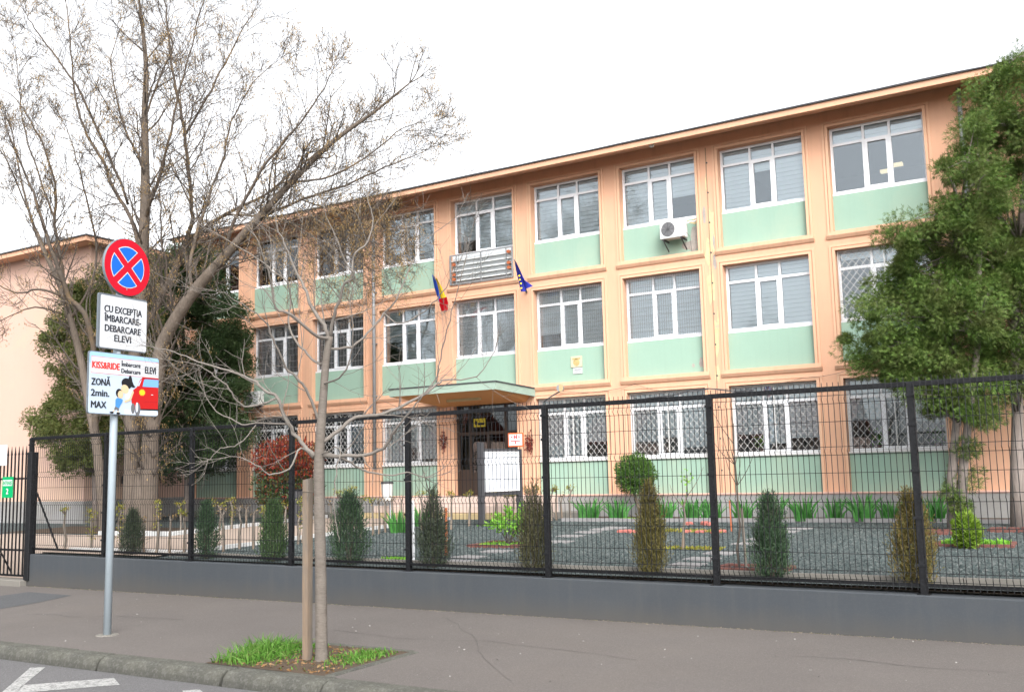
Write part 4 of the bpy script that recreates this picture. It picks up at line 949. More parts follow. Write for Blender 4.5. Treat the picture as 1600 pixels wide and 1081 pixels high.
p = yard(463, 822); t = thing('dark_pillar', 'short dark square pillar beside the path next to the red shrub', 'pillar', p)
objl('shaft', MB().bbox(-.13, .13, -.13, .13, -.05, .93, .01), m_dkgrey, t); objl('cap', MB().bbox(-.15, .15, -.15, .15, .931, .97, .008), m_black, t)
p = at(607, 797, 1, 22.2); p[2] = .9; t = thing('litter_bin', 'white litter bin with a dark lid on a thin post by the steps', 'bin', (p[0], 22.15, .75))
objl('post', MB().tube([(0, .12, 0), (0, .12, 1.0)], .02, 6), m_galv, t); objl('bucket', MB().tube([(0, 0, .52), (0, 0, .98)], [.13, .17], 12), m_acwhite, t); objl('lid', MB().tube([(0, 0, .985), (0, 0, 1.04)], [.19, .17], 12), m_dkgrey, t)
p = yard(646, 878); t = tag(obj('white_stake', MB().tube([(p[0], p[1], p[2] - .1), (p[0], p[1], p[2] + 1.0)], .025, 8), m_pvc), 'slim white stake standing right behind a fence post', 'stake')
p = yard(697, 868); tag(obj('rusty_stake', MB().tube([(p[0], p[1], p[2] - .1), (p[0] + .01, p[1], p[2] + .82)], .028, 6), m_rust), 'rust orange metal stake next to a dark columnar shrub', 'stake')
p = yard(1143, 830); tag(obj('red_stake', MB().tube([(p[0], p[1], p[2] - .1), (p[0] - .01, p[1], p[2] + .62)], .016, 6), m_rust), 'thin red stake in the gravel beside the bare sapling', 'stake')
def ring_bricks(cx, cy, w_, d_, lab, mtl=m_brick, grp='brick edgings around the plants'):
    t = thing('brick_edging', lab, 'edging', (cx, cy, yz(cx, cy)), grp); bm_ = MB().bbox(-.10, .10, -.045, .045, -.03, .05, .008).mesh('brick', mtl)
    nx_, ny_ = max(1, int(round(w_ / .22))), max(1, int(round(d_ / .22)))
    for i in range(nx_):
        for s in (-1, 1): o = link('brick', bm_, t, (-w_ / 2 + (i + .5) * w_ / nx_, s * d_ / 2, R.uniform(-.008, .008))); o.rotation_euler = (0, 0, R.uniform(-.06, .06))
    for i in range(ny_):
        for s in (-1, 1): o = link('brick', bm_, t, (s * w_ / 2, -d_ / 2 + (i + .5) * d_ / ny_, R.uniform(-.008, .008))); o.rotation_euler = (0, 0, pi / 2 + R.uniform(-.06, .06))
    return t
def cover(px, py, wx_, wy_, n, L, mtl, name, lab, h=.02):
    p = yard(px, py); q = np.stack([NR.uniform(-wx_ / 2, wx_ / 2, n), NR.uniform(-wy_ / 2, wy_ / 2, n)], 1)
    P = np.array([[p[0] + u, p[1] + v, yz(p[0] + u, p[1] + v) + R.uniform(0, h)] for u, v in q]); D = NR.normal(size=(n, 3)) * .6 + [0, 0, 1]
    o = link(name, np_mesh(name, leaves(P, D, NR.uniform(.6, 1.2, n) * L, L * .5, .1), 4, mtl)); tag(o, lab, 'ground cover', kind='stuff'); return p
p = cover(1525, 852, .95, .5, 900, .09, m_fresh, 'ground_cover', 'bright green ground cover under the small round thuja'); ring_bricks(p[0], p[1], 1.05, .62, 'dark red brick edging around the small round thuja')
p = cover(785, 852, .8, .8, 260, .06, m_fresh, 'ground_cover', 'thin green weeds inside a brick ring by the bright shrub'); ring_bricks(p[0], p[1], .95, .9, 'dark brick edging around the bright green shrub')
p = yard(1165, 893); ring_bricks(p[0] + .05, p[1] + .25, .9, .6, 'dark red brick edging around the bare sapling')
p = yard(1488, 833); ring_bricks(p[0], p[1], .9, .7, 'dark red brick edging at the foot of the twin trunk thuja')
p = yard(1592, 829); ring_bricks(p[0], p[1], .9, .7, 'dark red brick edging at the foot of the single trunk thuja')
cover(1085, 858, 1.0, .3, 420, .05, m_yleaf, 'ground_cover', 'yellow green moss strip around the young sapling'); cover(1085, 831, 1.3, .4, 420, .06, m_yleaf, 'ground_cover', 'yellow green moss patch around the red stones')
cover(985, 813, .9, .3, 260, .07, m_fresh, 'ground_cover', 'low green weeds at the foot of the topiary ball'); cover(620, 875, .5, .25, 200, .06, m_fresh, 'ground_cover', 'small green weeds in the gravel beside the white stake')
cover(775, 822, 1.0, .3, 260, .07, m_fresh, 'ground_cover', 'low green weeds around the notice board posts')
m_redstone = mat('red_painted_stone', (.36, .12, .10), .85, .2, 5)
for (px, py, lab) in ((992, 832, 'pile of red painted stones beside the brown columnar shrub'), (1100, 832, 'flat row of red painted stones in the middle of the gravel'), (1095, 820, 'farther row of red painted stones near the iris bed')):
    p = yard(px, py); t = thing('red_stones', lab, 'stones', p)
    for k in range(5):
        mb = MB().bbox(-.09, .09, -.07, .07, -.02, .05 + R.random() * .03, .02); o = objl('stone', mb, m_redstone, t, (R.uniform(-.42, .42), R.uniform(-.12, .12), 0)); o.rotation_euler = (0, 0, R.uniform(0, 3))

# ------------------------------------------------------------------ plants
def column_shrub(base, top, wpx, mtl, lab, n=1700, bare=0.0, stemc=m_twig, spread=.25, seed=1):
    p = at(*base, 1, 12.74); p[2] = .53; dp = depth(p); k = dp / FPX
    H = (base[1] - top[1]) * k * 1.01; w_ = wpx * k / 2 * .86
    t = thing('columnar_shrub', lab, 'shrub', p, 'columnar shrubs along the fence')
    rg = np.random.default_rng(seed)
    z = rg.random(n) ** .8 * H; tt = z / H
    prof = np.interp(tt, [0, .1, .3, .6, .85, 1], [.66, .92, 1, .74, .36, .06]) * w_
    keep = rg.random(n) > bare * np.clip((tt - .45) / .4, 0, 1); z, tt, prof = z[keep], tt[keep], prof[keep]; m_ = len(z)
    a = rg.uniform(0, 2 * pi, m_); rr = np.sqrt(rg.uniform(.1, 1, m_)) * prof * (1 + .22 * np.sin(a * 3 + z * 7 + seed)) * rg.uniform(.8, 1.2, m_)
    P = np.stack([rr * np.cos(a), rr * np.sin(a), z * .93], 1)
    D = np.stack([np.cos(a) * spread, np.sin(a) * spread, np.ones(m_)], 1) + rg.normal(size=(m_, 3)) * .22
    # each spray: a spine with small scale leaves on both sides
    L = rg.uniform(.10, .22, m_) * (.7 + H * .35)
    reps = 6; Pp = (P[:, None] + unit(D)[:, None] * (L[:, None] * np.linspace(0, .85, reps)[None])[..., None]).reshape(-1, 3)
    Dd = (unit(D)[:, None] + rg.normal(size=(m_, reps, 3)) * .38).reshape(-1, 3)
    V = leaves(Pp, Dd, rg.uniform(.035, .06, m_ * reps), .012)
    link('foliage', np_mesh('foliage', V, 4, mtl), t)
    b = MB(); r = random.Random(seed)
    for i in range(9):
        a = r.uniform(0, 6.28); q = [(0.02 * cos(a), .02 * sin(a), -.08)]
        for s_ in (.3, .6, .97): q.append((w_ * .55 * s_ * cos(a) * (1.3 - s_) + r.uniform(-.02, .02), w_ * .55 * s_ * sin(a) * (1.3 - s_) + r.uniform(-.02, .02), H * s_ * r.uniform(.85, 1)))
        b.tube(q, [.012, .009, .006, .002], 4)
    if bare:
        for i in range(46):
            a = r.uniform(0, 6.28); z0 = H * r.uniform(.4, .8); q0 = (w_ * .35 * cos(a), w_ * .35 * sin(a), z0); b.tube([q0, (q0[0] * 1.5, q0[1] * 1.5, z0 + .12), (q0[0] * 1.7 + r.uniform(-.03, .03), q0[1] * 1.7, z0 + r.uniform(.18, .3))], [.004, .003, .0015], 3)
    link('stem', b.mesh('stem', stemc), t); return t
fol = lambda nm, a, c, d: foliage(nm, [a, c, d], .22)
m_s_dark = fol('shrub_dark', (.035, .05, .03), (.055, .075, .045), (.08, .095, .06)); m_s_blue = fol('shrub_bluegreen', (.03, .062, .034), (.05, .095, .048), (.08, .125, .065))
m_s_green = fol('shrub_green', (.035, .075, .03), (.06, .11, .04), (.10, .15, .06)); m_s_olive = fol('shrub_olive', (.07, .07, .035), (.10, .10, .05), (.13, .12, .06)); m_s_yel = fol('shrub_yellow', (.11, .11, .035), (.17, .145, .05), (.24, .17, .06)); m_s_brn = fol('shrub_brown', (.08, .075, .025), (.13, .115, .035), (.17, .14, .05))
column_shrub((206, 870), (203, 803), 36, m_s_dark, 'small dark grey green columnar shrub right of the sign pole', 1300, seed=1)
column_shrub((322, 879), (314, 793), 40, m_s_blue, 'blue green columnar shrub just right of the second fence post from the pole', 1300, seed=2)
column_shrub((427, 884), (428, 793), 50, m_s_green, 'fresh green columnar shrub left of the staked street tree', 1700, seed=3, spread=.3)
column_shrub((546, 888), (540, 780), 64, m_s_blue, 'loose blue green shrub with side shoots right of the street tree trunk', 1800, seed=4, spread=.45)
column_shrub((678, 893), (678, 775), 56, m_s_dark, 'tall dark green columnar shrub beside the rusty stake', 1800, .75, seed=5)
column_shrub((836, 901), (834, 765), 56, m_s_olive, 'grey olive columnar shrub with a bare twiggy top near the notice board', 1900, .85, seed=6)
column_shrub((1019, 909), (1020, 768), 54, m_s_brn, 'olive brown columnar shrub standing in front of the topiary ball', 2000, .35, seed=7, spread=.15)
column_shrub((1208, 916), (1203, 788), 60, m_s_blue, 'bushy blue green columnar shrub in front of the right hand slabs', 2000, .3, seed=8)
column_shrub((1432, 924), (1428, 783), 70, m_s_yel, 'yellowing dying columnar shrub behind a fence post at the right', 2000, .3, seed=9)

def blob_foliage(c, rad, n, L, W, mtl, name, parent, out=.6, upb=.3, shell=.35):
    d = unit(NR.normal(size=(n, 3))); rr = (shell + (1 - shell) * NR.random(n)) ** .5
    P = np.array(c) + d * rr[:, None] * np.array(rad) * (1 + .12 * np.sin(d[:, :1] * 9 + d[:, 2:3] * 7))
    D = d * out + NR.normal(size=(n, 3)) * .5 + [0, 0, upb]
    return link(name, np_mesh(name, leaves(P, D, NR.uniform(.7, 1.3, n) * L, W), 4, mtl, wpos(parent)), parent)
# topiary ball on a leaning stem
p = at(1003, 808, 1, 22.55); p[2] = yz(*p[:2]) + .03; t = thing('topiary_ball', 'green clipped ball tree on a leaning thin stem in the iris bed', 'topiary tree', p)
c = at(993, 741, 1, 22.5); k = depth(c) / FPX
obj('stem', MB().tube([tuple(p - [0, 0, .1]), tuple(p + (at(997, 790, 1, 22.5) - p)), tuple(at(991, 772, 1, 22.5)), tuple(c)], [.05, .04, .04, .02], 8), m_bark, t)
blob_foliage(c, (31 * k,) * 3, 9000, .075, .02, foliage('topiary_leaf', [(.035, .085, .018), (.07, .15, .025), (.11, .20, .04)], .25), 'foliage', t, .7, .35, .2)
# small thuja ball
p = yard(1513, 857); k = depth(p) / FPX; t = thing('small_thuja', 'small bright green conical thuja inside a brick edged square', 'shrub', p)
blob_foliage(p + [0, 0, 26 * k], (20 * k, 20 * k, 27 * k), 3200, .09, .022, foliage('bright_thuja', [(.09, .17, .015), (.15, .26, .02), (.22, .30, .05)], .3), 'foliage', t, .4, .8, .1)
obj('stem', MB().tube([tuple(p - [0, 0, .05]), tuple(p + [0, 0, .5])], .02, 5), m_bark, t)
# bright green leafy shrub
p = yard(795, 852); k = depth(p) / FPX; t = thing('leafy_shrub', 'bright lime green leafy shrub beside the notice board', 'shrub', p); b = MB(); P = []
for i in range(9):
    a = R.uniform(0, 6.28); h_ = R.uniform(.35, .78); q = [(p[0], p[1], p[2]), (p[0] + .12 * cos(a), p[1] + .12 * sin(a), p[2] + h_ * .5), (p[0] + .34 * cos(a), p[1] + .30 * sin(a), p[2] + h_)]; b.tube(q, [.012, .009, .004], 5)
    for s_ in np.linspace(.35, 1, 12):
        P.append(np.array(q[1]) * (1 - s_) + np.array(q[2]) * s_ if s_ > .4 else np.array(q[1]))
obj('stems', b, m_twig, t); P = np.repeat(np.array(P), 6, 0) + NR.normal(size=(len(P) * 6, 3)) * .045
link('foliage', np_mesh('foliage', leaves(P, NR.normal(size=P.shape) + [0, 0, .5], .075, .045, .1), 4, m_fresh, wpos(t)), t)
# red photinia
p = yard(450, 816); c = at(450, 742, 1, p[1]); k = depth(c) / FPX; t = thing('red_shrub', 'large rounded shrub with red young leaves in front of the facade', 'shrub', p)
blob_foliage(c + [0, 0, 22 * k], (60 * k, 50 * k, 36 * k), 3800, .12, .05, m_red, 'red_leaves', t, .5, .6, .15)
blob_foliage(c - [0, 0, 22 * k], (54 * k, 48 * k, 42 * k), 4800, .12, .05, m_red_low, 'green_leaves', t, .5, .3, .15)
b = MB()
for i in range(7): a = i * .9; b.tube([tuple(p - [0, 0, .1]), tuple(p + [.2 * cos(a), .2 * sin(a), .5]), tuple(p + [.6 * cos(a), .6 * sin(a), 1.4])], [.04, .03, .012], 6)
obj('stems', b, m_bark, t)
# iris clumps: separate plants in a row
def iris(n=58, seed=0):
    rg = random.Random(seed); V = []; F = []
    b = MB()
    for i in range(n):
        a = rg.uniform(0, 6.28); r0 = rg.uniform(0, .14); x, y = r0 * cos(a) * 1.3, r0 * sin(a); L_ = rg.uniform(.26, .50); ln = rg.uniform(.1, .75) * (.3 + r0 * 6); w_ = rg.uniform(.016, .026)
        s = (-sin(a + 1.2) * w_, cos(a + 1.2) * w_)
        pts = [(x + ln * u * u * L_ * cos(a), y + ln * u * u * L_ * sin(a), L_ * u * (1 - .25 * ln * u)) for u in (0, .4, .75, 1)]
        for j in range(3):
            k0, k1 = (1 - .15 * j), (1 - .15 * (j + 1)) if j < 2 else .05
            q0, q1 = pts[j], pts[j + 1]; b.poly([(q0[0] - s[0] * k0, q0[1] - s[1] * k0, q0[2]), (q0[0] + s[0] * k0, q0[1] + s[1] * k0, q0[2]), (q1[0] + s[0] * k1, q1[1] + s[1] * k1, q1[2]), (q1[0] - s[0] * k1, q1[1] - s[1] * k1, q1[2])])
    return b
irm = [iris(seed=k).mesh('iris_clump', m_iris) for k in range(5)]
irx = [920, 966, 1037, 1077, 1112, 1160, 1208, 1257, 1302, 1350, 1392, 1460]
irl = ['leftmost in the bed', 'just left of the topiary ball', 'right behind the brown columnar shrub', 'behind the young sapling', 'left of the post with the arched cable', 'right beside the bare sapling', 'above the blue green shrub', 'fourth from the right end', 'third plant left of the twin trunk thuja', 'left of the yellowing shrub', 'behind the yellowing shrub', 'nearest the twin trunk thuja']
for i, x in enumerate(irx):
    q = yard(x, 812.5); q[1] = 22.25 + R.uniform(-.05, .15); q2 = at(x, 800, 1, q[1]); o = link('iris_clump', irm[i % 5], None, (q2[0], q[1], yz(q2[0], q[1]) + .02)); o.rotation_euler = (0, 0, R.uniform(0, 6)); s = R.uniform(1.15, 1.4); o.scale = (s, s, s * .95)
    tag(o, 'clump of green sword shaped iris leaves, ' + irl[i], 'iris', 'iris clumps in the bed along the building')
for i, (x, y, lab) in enumerate(((622, 832, 'iris clump by the path just left of the white stake'), (656, 822, 'iris clump by the path between the white stake and the tall dark shrub'))):
    q = yard(x, y); o = link('iris_clump', irm[i + 1], None, q); o.scale = (1.1, 1.1, 1.15); tag(o, lab, 'iris')

# pruned hedge stems along the path, with tufts of young leaves
hcount = {}; ordw = ['first', 'second', 'third', 'fourth', 'fifth', 'sixth', 'seventh', 'eighth', 'ninth', 'tenth', 'eleventh', 'twelfth', 'thirteenth', 'fourteenth']
st = [(100, 862, 795, 1), (142, 861, 798, 2), (186, 863, 790, 2), (190, 861, 815, 0), (226, 866, 810, 0), (244, 867, 806, 0), (246, 838, 785, 2), (266, 868, 806, 0), (282, 834, 786, 1), (288, 868, 798, 1), (327, 832, 783, 1), (343, 830, 788, 1), (349, 862, 797, 0), (362, 828, 778, 2), (374, 858, 790, 0), (385, 826, 790, 0), (396, 857, 796, 0), (413, 842, 793, 2), (447, 832, 788, 1), (465, 850, 806, 0), (472, 848, 782, 2), (517, 832, 783, 0), (532, 838, 767, 1), (541, 826, 765, 1), (552, 822, 763, 1), (563, 843, 778, 1), (583, 836, 779, 1), (592, 834, 780, 0), (603, 832, 778, 0), (613, 830, 776, 0), (629, 828, 777, 0), (660, 828, 770, 1), (675, 824, 772, 1), (705, 827, 771, 1), (733, 822, 769, 1), (774, 812, 769, 1), (791, 806, 768, 1), (802, 806, 766, 1), (824, 812, 764, 1), (838, 812, 762, 1), (862, 813, 762, 1), (870, 812, 763, 1), (878, 812, 770, 0), (892, 812, 761, 1)]
for i, (x, yb_, yt, lf) in enumerate(st):
    p = yard(x, yb_)
    if p[1] > 22.2: p = at(x, yb_, 1, 22.2); p[2] = yz(p[0], 22.2)
    H = (yb_ - yt) * depth(p) / FPX; r = random.Random(i)
    t = thing('pruned_stem', '', 'hedge plant', p, 'pruned hedge stems along the path')
    near = 'beside the whitewashed curb' if x < 420 else ('before the entrance steps' if x < 660 else 'near the notice board')
    look = {0: 'bare brown', 1: 'budding brown', 2: 'yellow leafed'}[lf]
    hcount[near + look] = hcount.get(near + look, 0) + 1
    t['label'] = ordw[hcount[near + look] - 1] + ' ' + look + ' pruned hedge stem from the left ' + near
    b = MB(); q = [(0, 0, -.05)] + [(r.uniform(-.035, .035), r.uniform(-.035, .035), H * s_) for s_ in (.3, .6, .85)]; b.tube(q, [.032, .028, .024, .02], 5)
    tips = []
    for k in range(4):
        a = r.uniform(0, 6.28); e = (q[-1][0] + .07 * cos(a), q[-1][1] + .07 * sin(a), H * r.uniform(.92, 1.02)); b.tube([q[-1], e], [.015, .008], 4); tips.append(e)
    objl('stem', b, m_stake, t)
    n = {0: 14, 1: 60, 2: 150}[lf]; T = np.array([tips[r.randrange(4)] if (lf < 2 or r.random() < .4) else (r.uniform(-.06, .06), r.uniform(-.06, .06), r.uniform(.25, 1) * H) for _ in range(n)]); P = T + NR.normal(size=(n, 3)) * .032
    link('leaves', np_mesh('leaves', leaves(P, NR.normal(size=(n, 3)) + [0, 0, .6], .05, .024, .1), 4, m_yleaf if lf else m_seed), t)

# ------------------------------------------------------------------ evergreens
def inside(poly, x, y):
    c = False; j = len(poly) - 1
    for i in range(len(poly)):
        xi, yi = poly[i]; xj_, yj = poly[j]
        if (yi > y) != (yj > y) and x < (xj_ - xi) * (y - yi) / (yj - yi) + xi: c = not c
        j = i
    return c
def evergreen(name, lab, poly, Y, Yd, nclump, per, crad, L, W, mtl, trunks, seed, barkm=m_thujabark, droop=-.4, group=None, trad=.10, extra=()):
    rg = np.random.default_rng(seed); r = random.Random(seed)
    bx_ = min(p[0] for p in poly), max(p[0] for p in poly), min(p[1] for p in poly), max(p[1] for p in poly)
    base = trunks[0][0]
    t = thing(name, lab, 'evergreen tree', base, group)
    cs = []
    while len(cs) < nclump:
        x, y = r.uniform(bx_[0], bx_[1]), r.uniform(bx_[2], bx_[3])
        if inside(poly, x, y): cs.append(at(x, y, 1, Y + r.uniform(-Yd, Yd)))
    cs += [at(x, y, 1, Y + r.uniform(-.5, .5)) for x, y in extra]
    cs = np.array(cs); axis = np.array(base)
    P = []; D = []
    for c in cs:
        n = int(per * r.uniform(.5, 1.4)); d = unit(rg.normal(size=(n, 3))); s = r.uniform(.5, 1.7) * crad
        P.append(c + d * (rg.random(n) ** .45)[:, None] * s * np.array([1, 1, .75])); o = np.array([c[0] - axis[0], c[1] - axis[1], .4]); o /= np.linalg.norm(o)
        D.append(d * .55 + o * .5 + rg.normal(size=(n, 3)) * .35 + [0, 0, droop])
    P = np.concatenate(P); D = unit(np.concatenate(D)); n = len(P)
    # flat fan sprays of three leaflets
    s = unit(np.cross(D, rg.normal(size=(n, 3)))); Vs = []
    for k, (sp, ll) in enumerate(((0, 1), (.62, .72), (-.62, .72))):
        Dk = unit(D + s * sp); nn = np.cross(s, D); sk = unit(np.cross(Dk, nn)); Lk = (rg.uniform(.7, 1.3, n) * L * ll)[:, None]
        mid = P + Dk * Lk * .5; Vs.append(np.stack([P, mid - sk * W / 2, P + Dk * Lk, mid + sk * W / 2], 1))
    V = np.stack(Vs, 1).reshape(-1, 3)
    link('crown', np_mesh('crown', V, 4, mtl, wpos(t)), t)
    b = MB()
    for tr in trunks: 
        m_ = len(tr); b.tube(tr, [np.interp(i, [0, m_ - 1], [trad, .03]) for i in range(m_)], 9)
    for c in cs[::2]:
        tr = trunks[r.randrange(len(trunks))]; zc = c[2] - .3; q = min(tr, key=lambda v: abs(v[2] - zc)); 
        b.tube([q, tuple((np.array(q) + c) / 2 + [0, 0, .12]), tuple(c)], [.03, .018, .006], 4)
    link('trunk', b.mesh('trunk', barkm, wpos(t), True), t); return t
def trunk_px(pts, Y): return [tuple(at(x, y, 1, Y)) for x, y in pts]
polyR = [(1620, 60), (1585, 86), (1552, 92), (1530, 112), (1518, 150), (1502, 200), (1482, 232), (1466, 262), (1474, 292), (1446, 322), (1442, 350), (1408, 368), (1396, 418), (1352, 452), (1350, 520), (1376, 558), (1374, 604), (1424, 614), (1440, 655), (1492, 640), (1540, 655), (1600, 610), (1720, 560), (1740, 300), (1680, 120)]
pR1 = [(x, y) for x, y in polyR]
evergreen('thuja_tree', 'tall twin trunked thuja with ragged green crown at the right of the facade', [(1500, 205), (1482, 232), (1466, 262), (1474, 292), (1446, 322), (1442, 350), (1408, 368), (1396, 418), (1352, 452), (1350, 520), (1376, 558), (1374, 604), (1424, 614), (1440, 652), (1492, 640), (1540, 655), (1560, 560), (1565, 300), (1530, 190)], 20.5, 1.2, 270, 290, .27, .10, .0125, m_thuja,
          [trunk_px([(1488, 832), (1487, 745), (1494, 660), (1490, 560), (1480, 440), (1500, 330)], 20.42), trunk_px([(1500, 832), (1506, 720), (1515, 640), (1530, 520), (1530, 400), (1530, 260)], 20.45)], 3, extra=[(1322, 528), (1332, 545), (1345, 556), (1352, 575), (1388, 372), (1402, 362), (1408, 352), (1352, 500), (1345, 480), (1350, 560), (1490, 760), (1508, 745), (1500, 790), (1484, 770), (1512, 700)])
evergreen('thuja_tree', 'tallest thuja with a single thick trunk at the right edge of the photo', [(1630, 55), (1585, 86), (1552, 92), (1530, 112), (1518, 150), (1505, 200), (1540, 260), (1550, 560), (1570, 640), (1600, 600), (1720, 560), (1740, 300), (1690, 120)], 21.4, 1.2, 270, 300, .28, .10, .0125, m_thuja,
          [trunk_px([(1591, 826), (1589, 740), (1590, 650), (1586, 520), (1592, 380), (1610, 200), (1620, 80)], 21.3)], 4, trad=.15)
# a few outlying twigs of the right hand thuja
polyO = [(150, 410), (185, 420), (215, 360), (240, 420), (235, 520), (215, 600), (200, 680), (165, 730), (130, 745), (98, 728), (62, 690), (48, 655), (75, 620), (88, 570), (68, 540), (78, 500), (100, 482), (108, 440)]
evergreen('olive_evergreen', 'olive green rounded evergreen in front of the corner of the pale wing', polyO, 18.4, 1.0, 210, 400, .36, .08, .017, m_olive, [trunk_px([(150, 822), (148, 740), (140, 640), (150, 520), (165, 430)], 18.5)], 5)
polyD = [(250, 405), (290, 385), (330, 402), (350, 452), (384, 500), (386, 560), (380, 620), (378, 700), (332, 735), (262, 742), (205, 715), (200, 640), (208, 560), (222, 470)]
evergreen('dark_evergreen', 'broad dark green evergreen in front of the leftmost facade bays', polyD, 20.9, 1.0, 360, 400, .36, .085, .018, m_dark, [trunk_px([(292, 815), (292, 730), (290, 620), (285, 500), (285, 420)], 21.0)], 6)

# ------------------------------------------------------------------ bare trees
def grow(b, p, d, L_, r0, lev, r, tips, upw=.12, nseg=4, spawn=5, minr=.0045, sides=4, wob=.18):
    p = np.array(p, float); d = np.array(d, float); d /= np.linalg.norm(d); pts = [p]; ds = [d]
    for i in range(nseg):
        d = d + np.array([r.uniform(-wob, wob), r.uniform(-wob, wob), r.uniform(-wob, wob) + upw]); d /= np.linalg.norm(d); p = p + d * L_ / nseg; pts.append(p); ds.append(d)
    r1 = max(minr * .7, r0 * .35); b.tube([tuple(q) for q in pts], [max(minr * .7, r0 + (r1 - r0) * i / nseg) for i in range(nseg + 1)], sides, 0, False)
    tips.append((pts[-1], d))
    if lev > 0:
        for k in range(spawn):
            u = r.uniform(.2, 1.0) * nseg; i = min(nseg - 1, int(u)); q = pts[i] + (pts[i + 1] - pts[i]) * (u - i); dd = ds[i + 1]
            ax = np.cross(dd, [r.gauss(0, 1), r.gauss(0, 1), r.gauss(0, 1)]); ax /= max(1e-6, np.linalg.norm(ax)); an = r.uniform(.5, 1.1)
            nd = dd * cos(an) + ax * sin(an)
            grow(b, q, nd, L_ * r.uniform(.35, .62), max(minr, r0 * .5), lev - 1, r, tips, upw, max(3, nseg - 1), max(2, spawn - 1), minr, 3, wob)
def limb(b, pts, radii, sides, r, dep0, jitter=0):
    P = [np.array(atd(x, y, dep0 + dz)) for x, y, dz in pts]
    # smooth by Catmull-Rom
    Q = []; n = len(P)
    for i in range(n - 1):
        p0, p1, p2, p3 = P[max(0, i - 1)], P[i], P[i + 1], P[min(n - 1, i + 2)]
        for k in range(4):
            t_ = k / 4; Q.append(.5 * ((2 * p1) + (-p0 + p2) * t_ + (2 * p0 - 5 * p1 + 4 * p2 - p3) * t_ ** 2 + (-p0 + 3 * p1 - 3 * p2 + p3) * t_ ** 3))
    Q.append(P[-1]); m_ = len(Q); rr = [np.interp(i / (m_ - 1), np.linspace(0, 1, len(radii)), radii) for i in range(m_)]
    Q = [q + np.array([r.gauss(0, 1), r.gauss(0, 1), r.gauss(0, 1)]) * jitter * min(1, i / 3) for i, q in enumerate(Q)]
    b.tube([tuple(q) for q in Q], rr, sides); return Q, rr
def bare_tree(name, lab, limbs, dep0, base, seed, step, subL, lev, spawn, barkm, twigm, minr=.0045, start=0.0, pods=0, upw=.12, jit=.012, sub_r=.35, thick=.13, branchm=None, wob=.18, lk=.8, tipk=.45):
    branchm = branchm or m_branch
    r = random.Random(seed); t = thing(name, lab, 'bare tree', base); b0 = MB(); b1 = MB(); tw = MB(); tips = []
    for pts, radii, dens in limbs:
        b = b0 if radii[0] > thick else b1
        Q, rr = limb(b, pts, radii if radii[0] > thick else [q_ * lk for q_ in radii], 9, r, dep0, jit if radii[0] <= thick else 0)
        acc = 0
        if dens > 0:
            tot = sum(np.linalg.norm(Q[i + 1] - Q[i]) for i in range(len(Q) - 1)); run = 0
            for i in range(len(Q) - 1):
                sl_ = np.linalg.norm(Q[i + 1] - Q[i]); run += sl_; acc += sl_ * dens
                while acc > step:
                    acc -= step
                    if run / tot < start: continue
                    dd = (Q[i + 1] - Q[i]) / max(sl_, 1e-6); ax = np.cross(dd, [r.gauss(0, 1), r.gauss(0, 1), r.gauss(0, 1)]); ax /= max(1e-6, np.linalg.norm(ax)); an = r.uniform(.55, 1.15); nd = dd * cos(an) + ax * sin(an) + np.array([0, 0, .15])
                    grow(tw, Q[i] + (Q[i + 1] - Q[i]) * r.random(), nd, subL * r.uniform(.5, 1.3) * (1 - .35 * run / tot), max(minr, min(rr[i] * sub_r, .03)), lev, r, tips, upw, 5, spawn, minr, 4, wob)
            # the limb's own end forks
            for k in range(3):
                dd = Q[-1] - Q[-3]; dd /= np.linalg.norm(dd); grow(tw, Q[-1], dd + np.array([r.uniform(-.5, .5), r.uniform(-.5, .5), r.uniform(-.3, .5)]), subL * tipk, max(minr, rr[-1]), lev, r, tips, upw, 5, spawn, minr, 4, wob)
    link('trunk', b0.mesh('trunk', barkm, wpos(t), True), t); link('branches', b1.mesh('branches', branchm, wpos(t), True), t)['kind'] = 'stuff'
    o = link('twigs', tw.mesh('twigs', twigm, wpos(t)), t); o['kind'] = 'stuff'
    if pods:
        T = [tips[i] for i in range(len(tips)) if r.random() < pods]
        P = np.array([q for q, d in T]); k = 9; P = np.repeat(P, k, 0) + NR.normal(size=(len(P) * k, 3)) * np.array([.05, .05, .07]) - [0, 0, .04]
        n = len(P); o = link('seed_pods', np_mesh('seed_pods', leaves(P, NR.normal(size=(n, 3)) * .35 + [0, 0, -1], NR.uniform(.04, .085, n), .015), 4, m_seed, wpos(t)), t); o['kind'] = 'stuff'
    return t
dA = 25.3
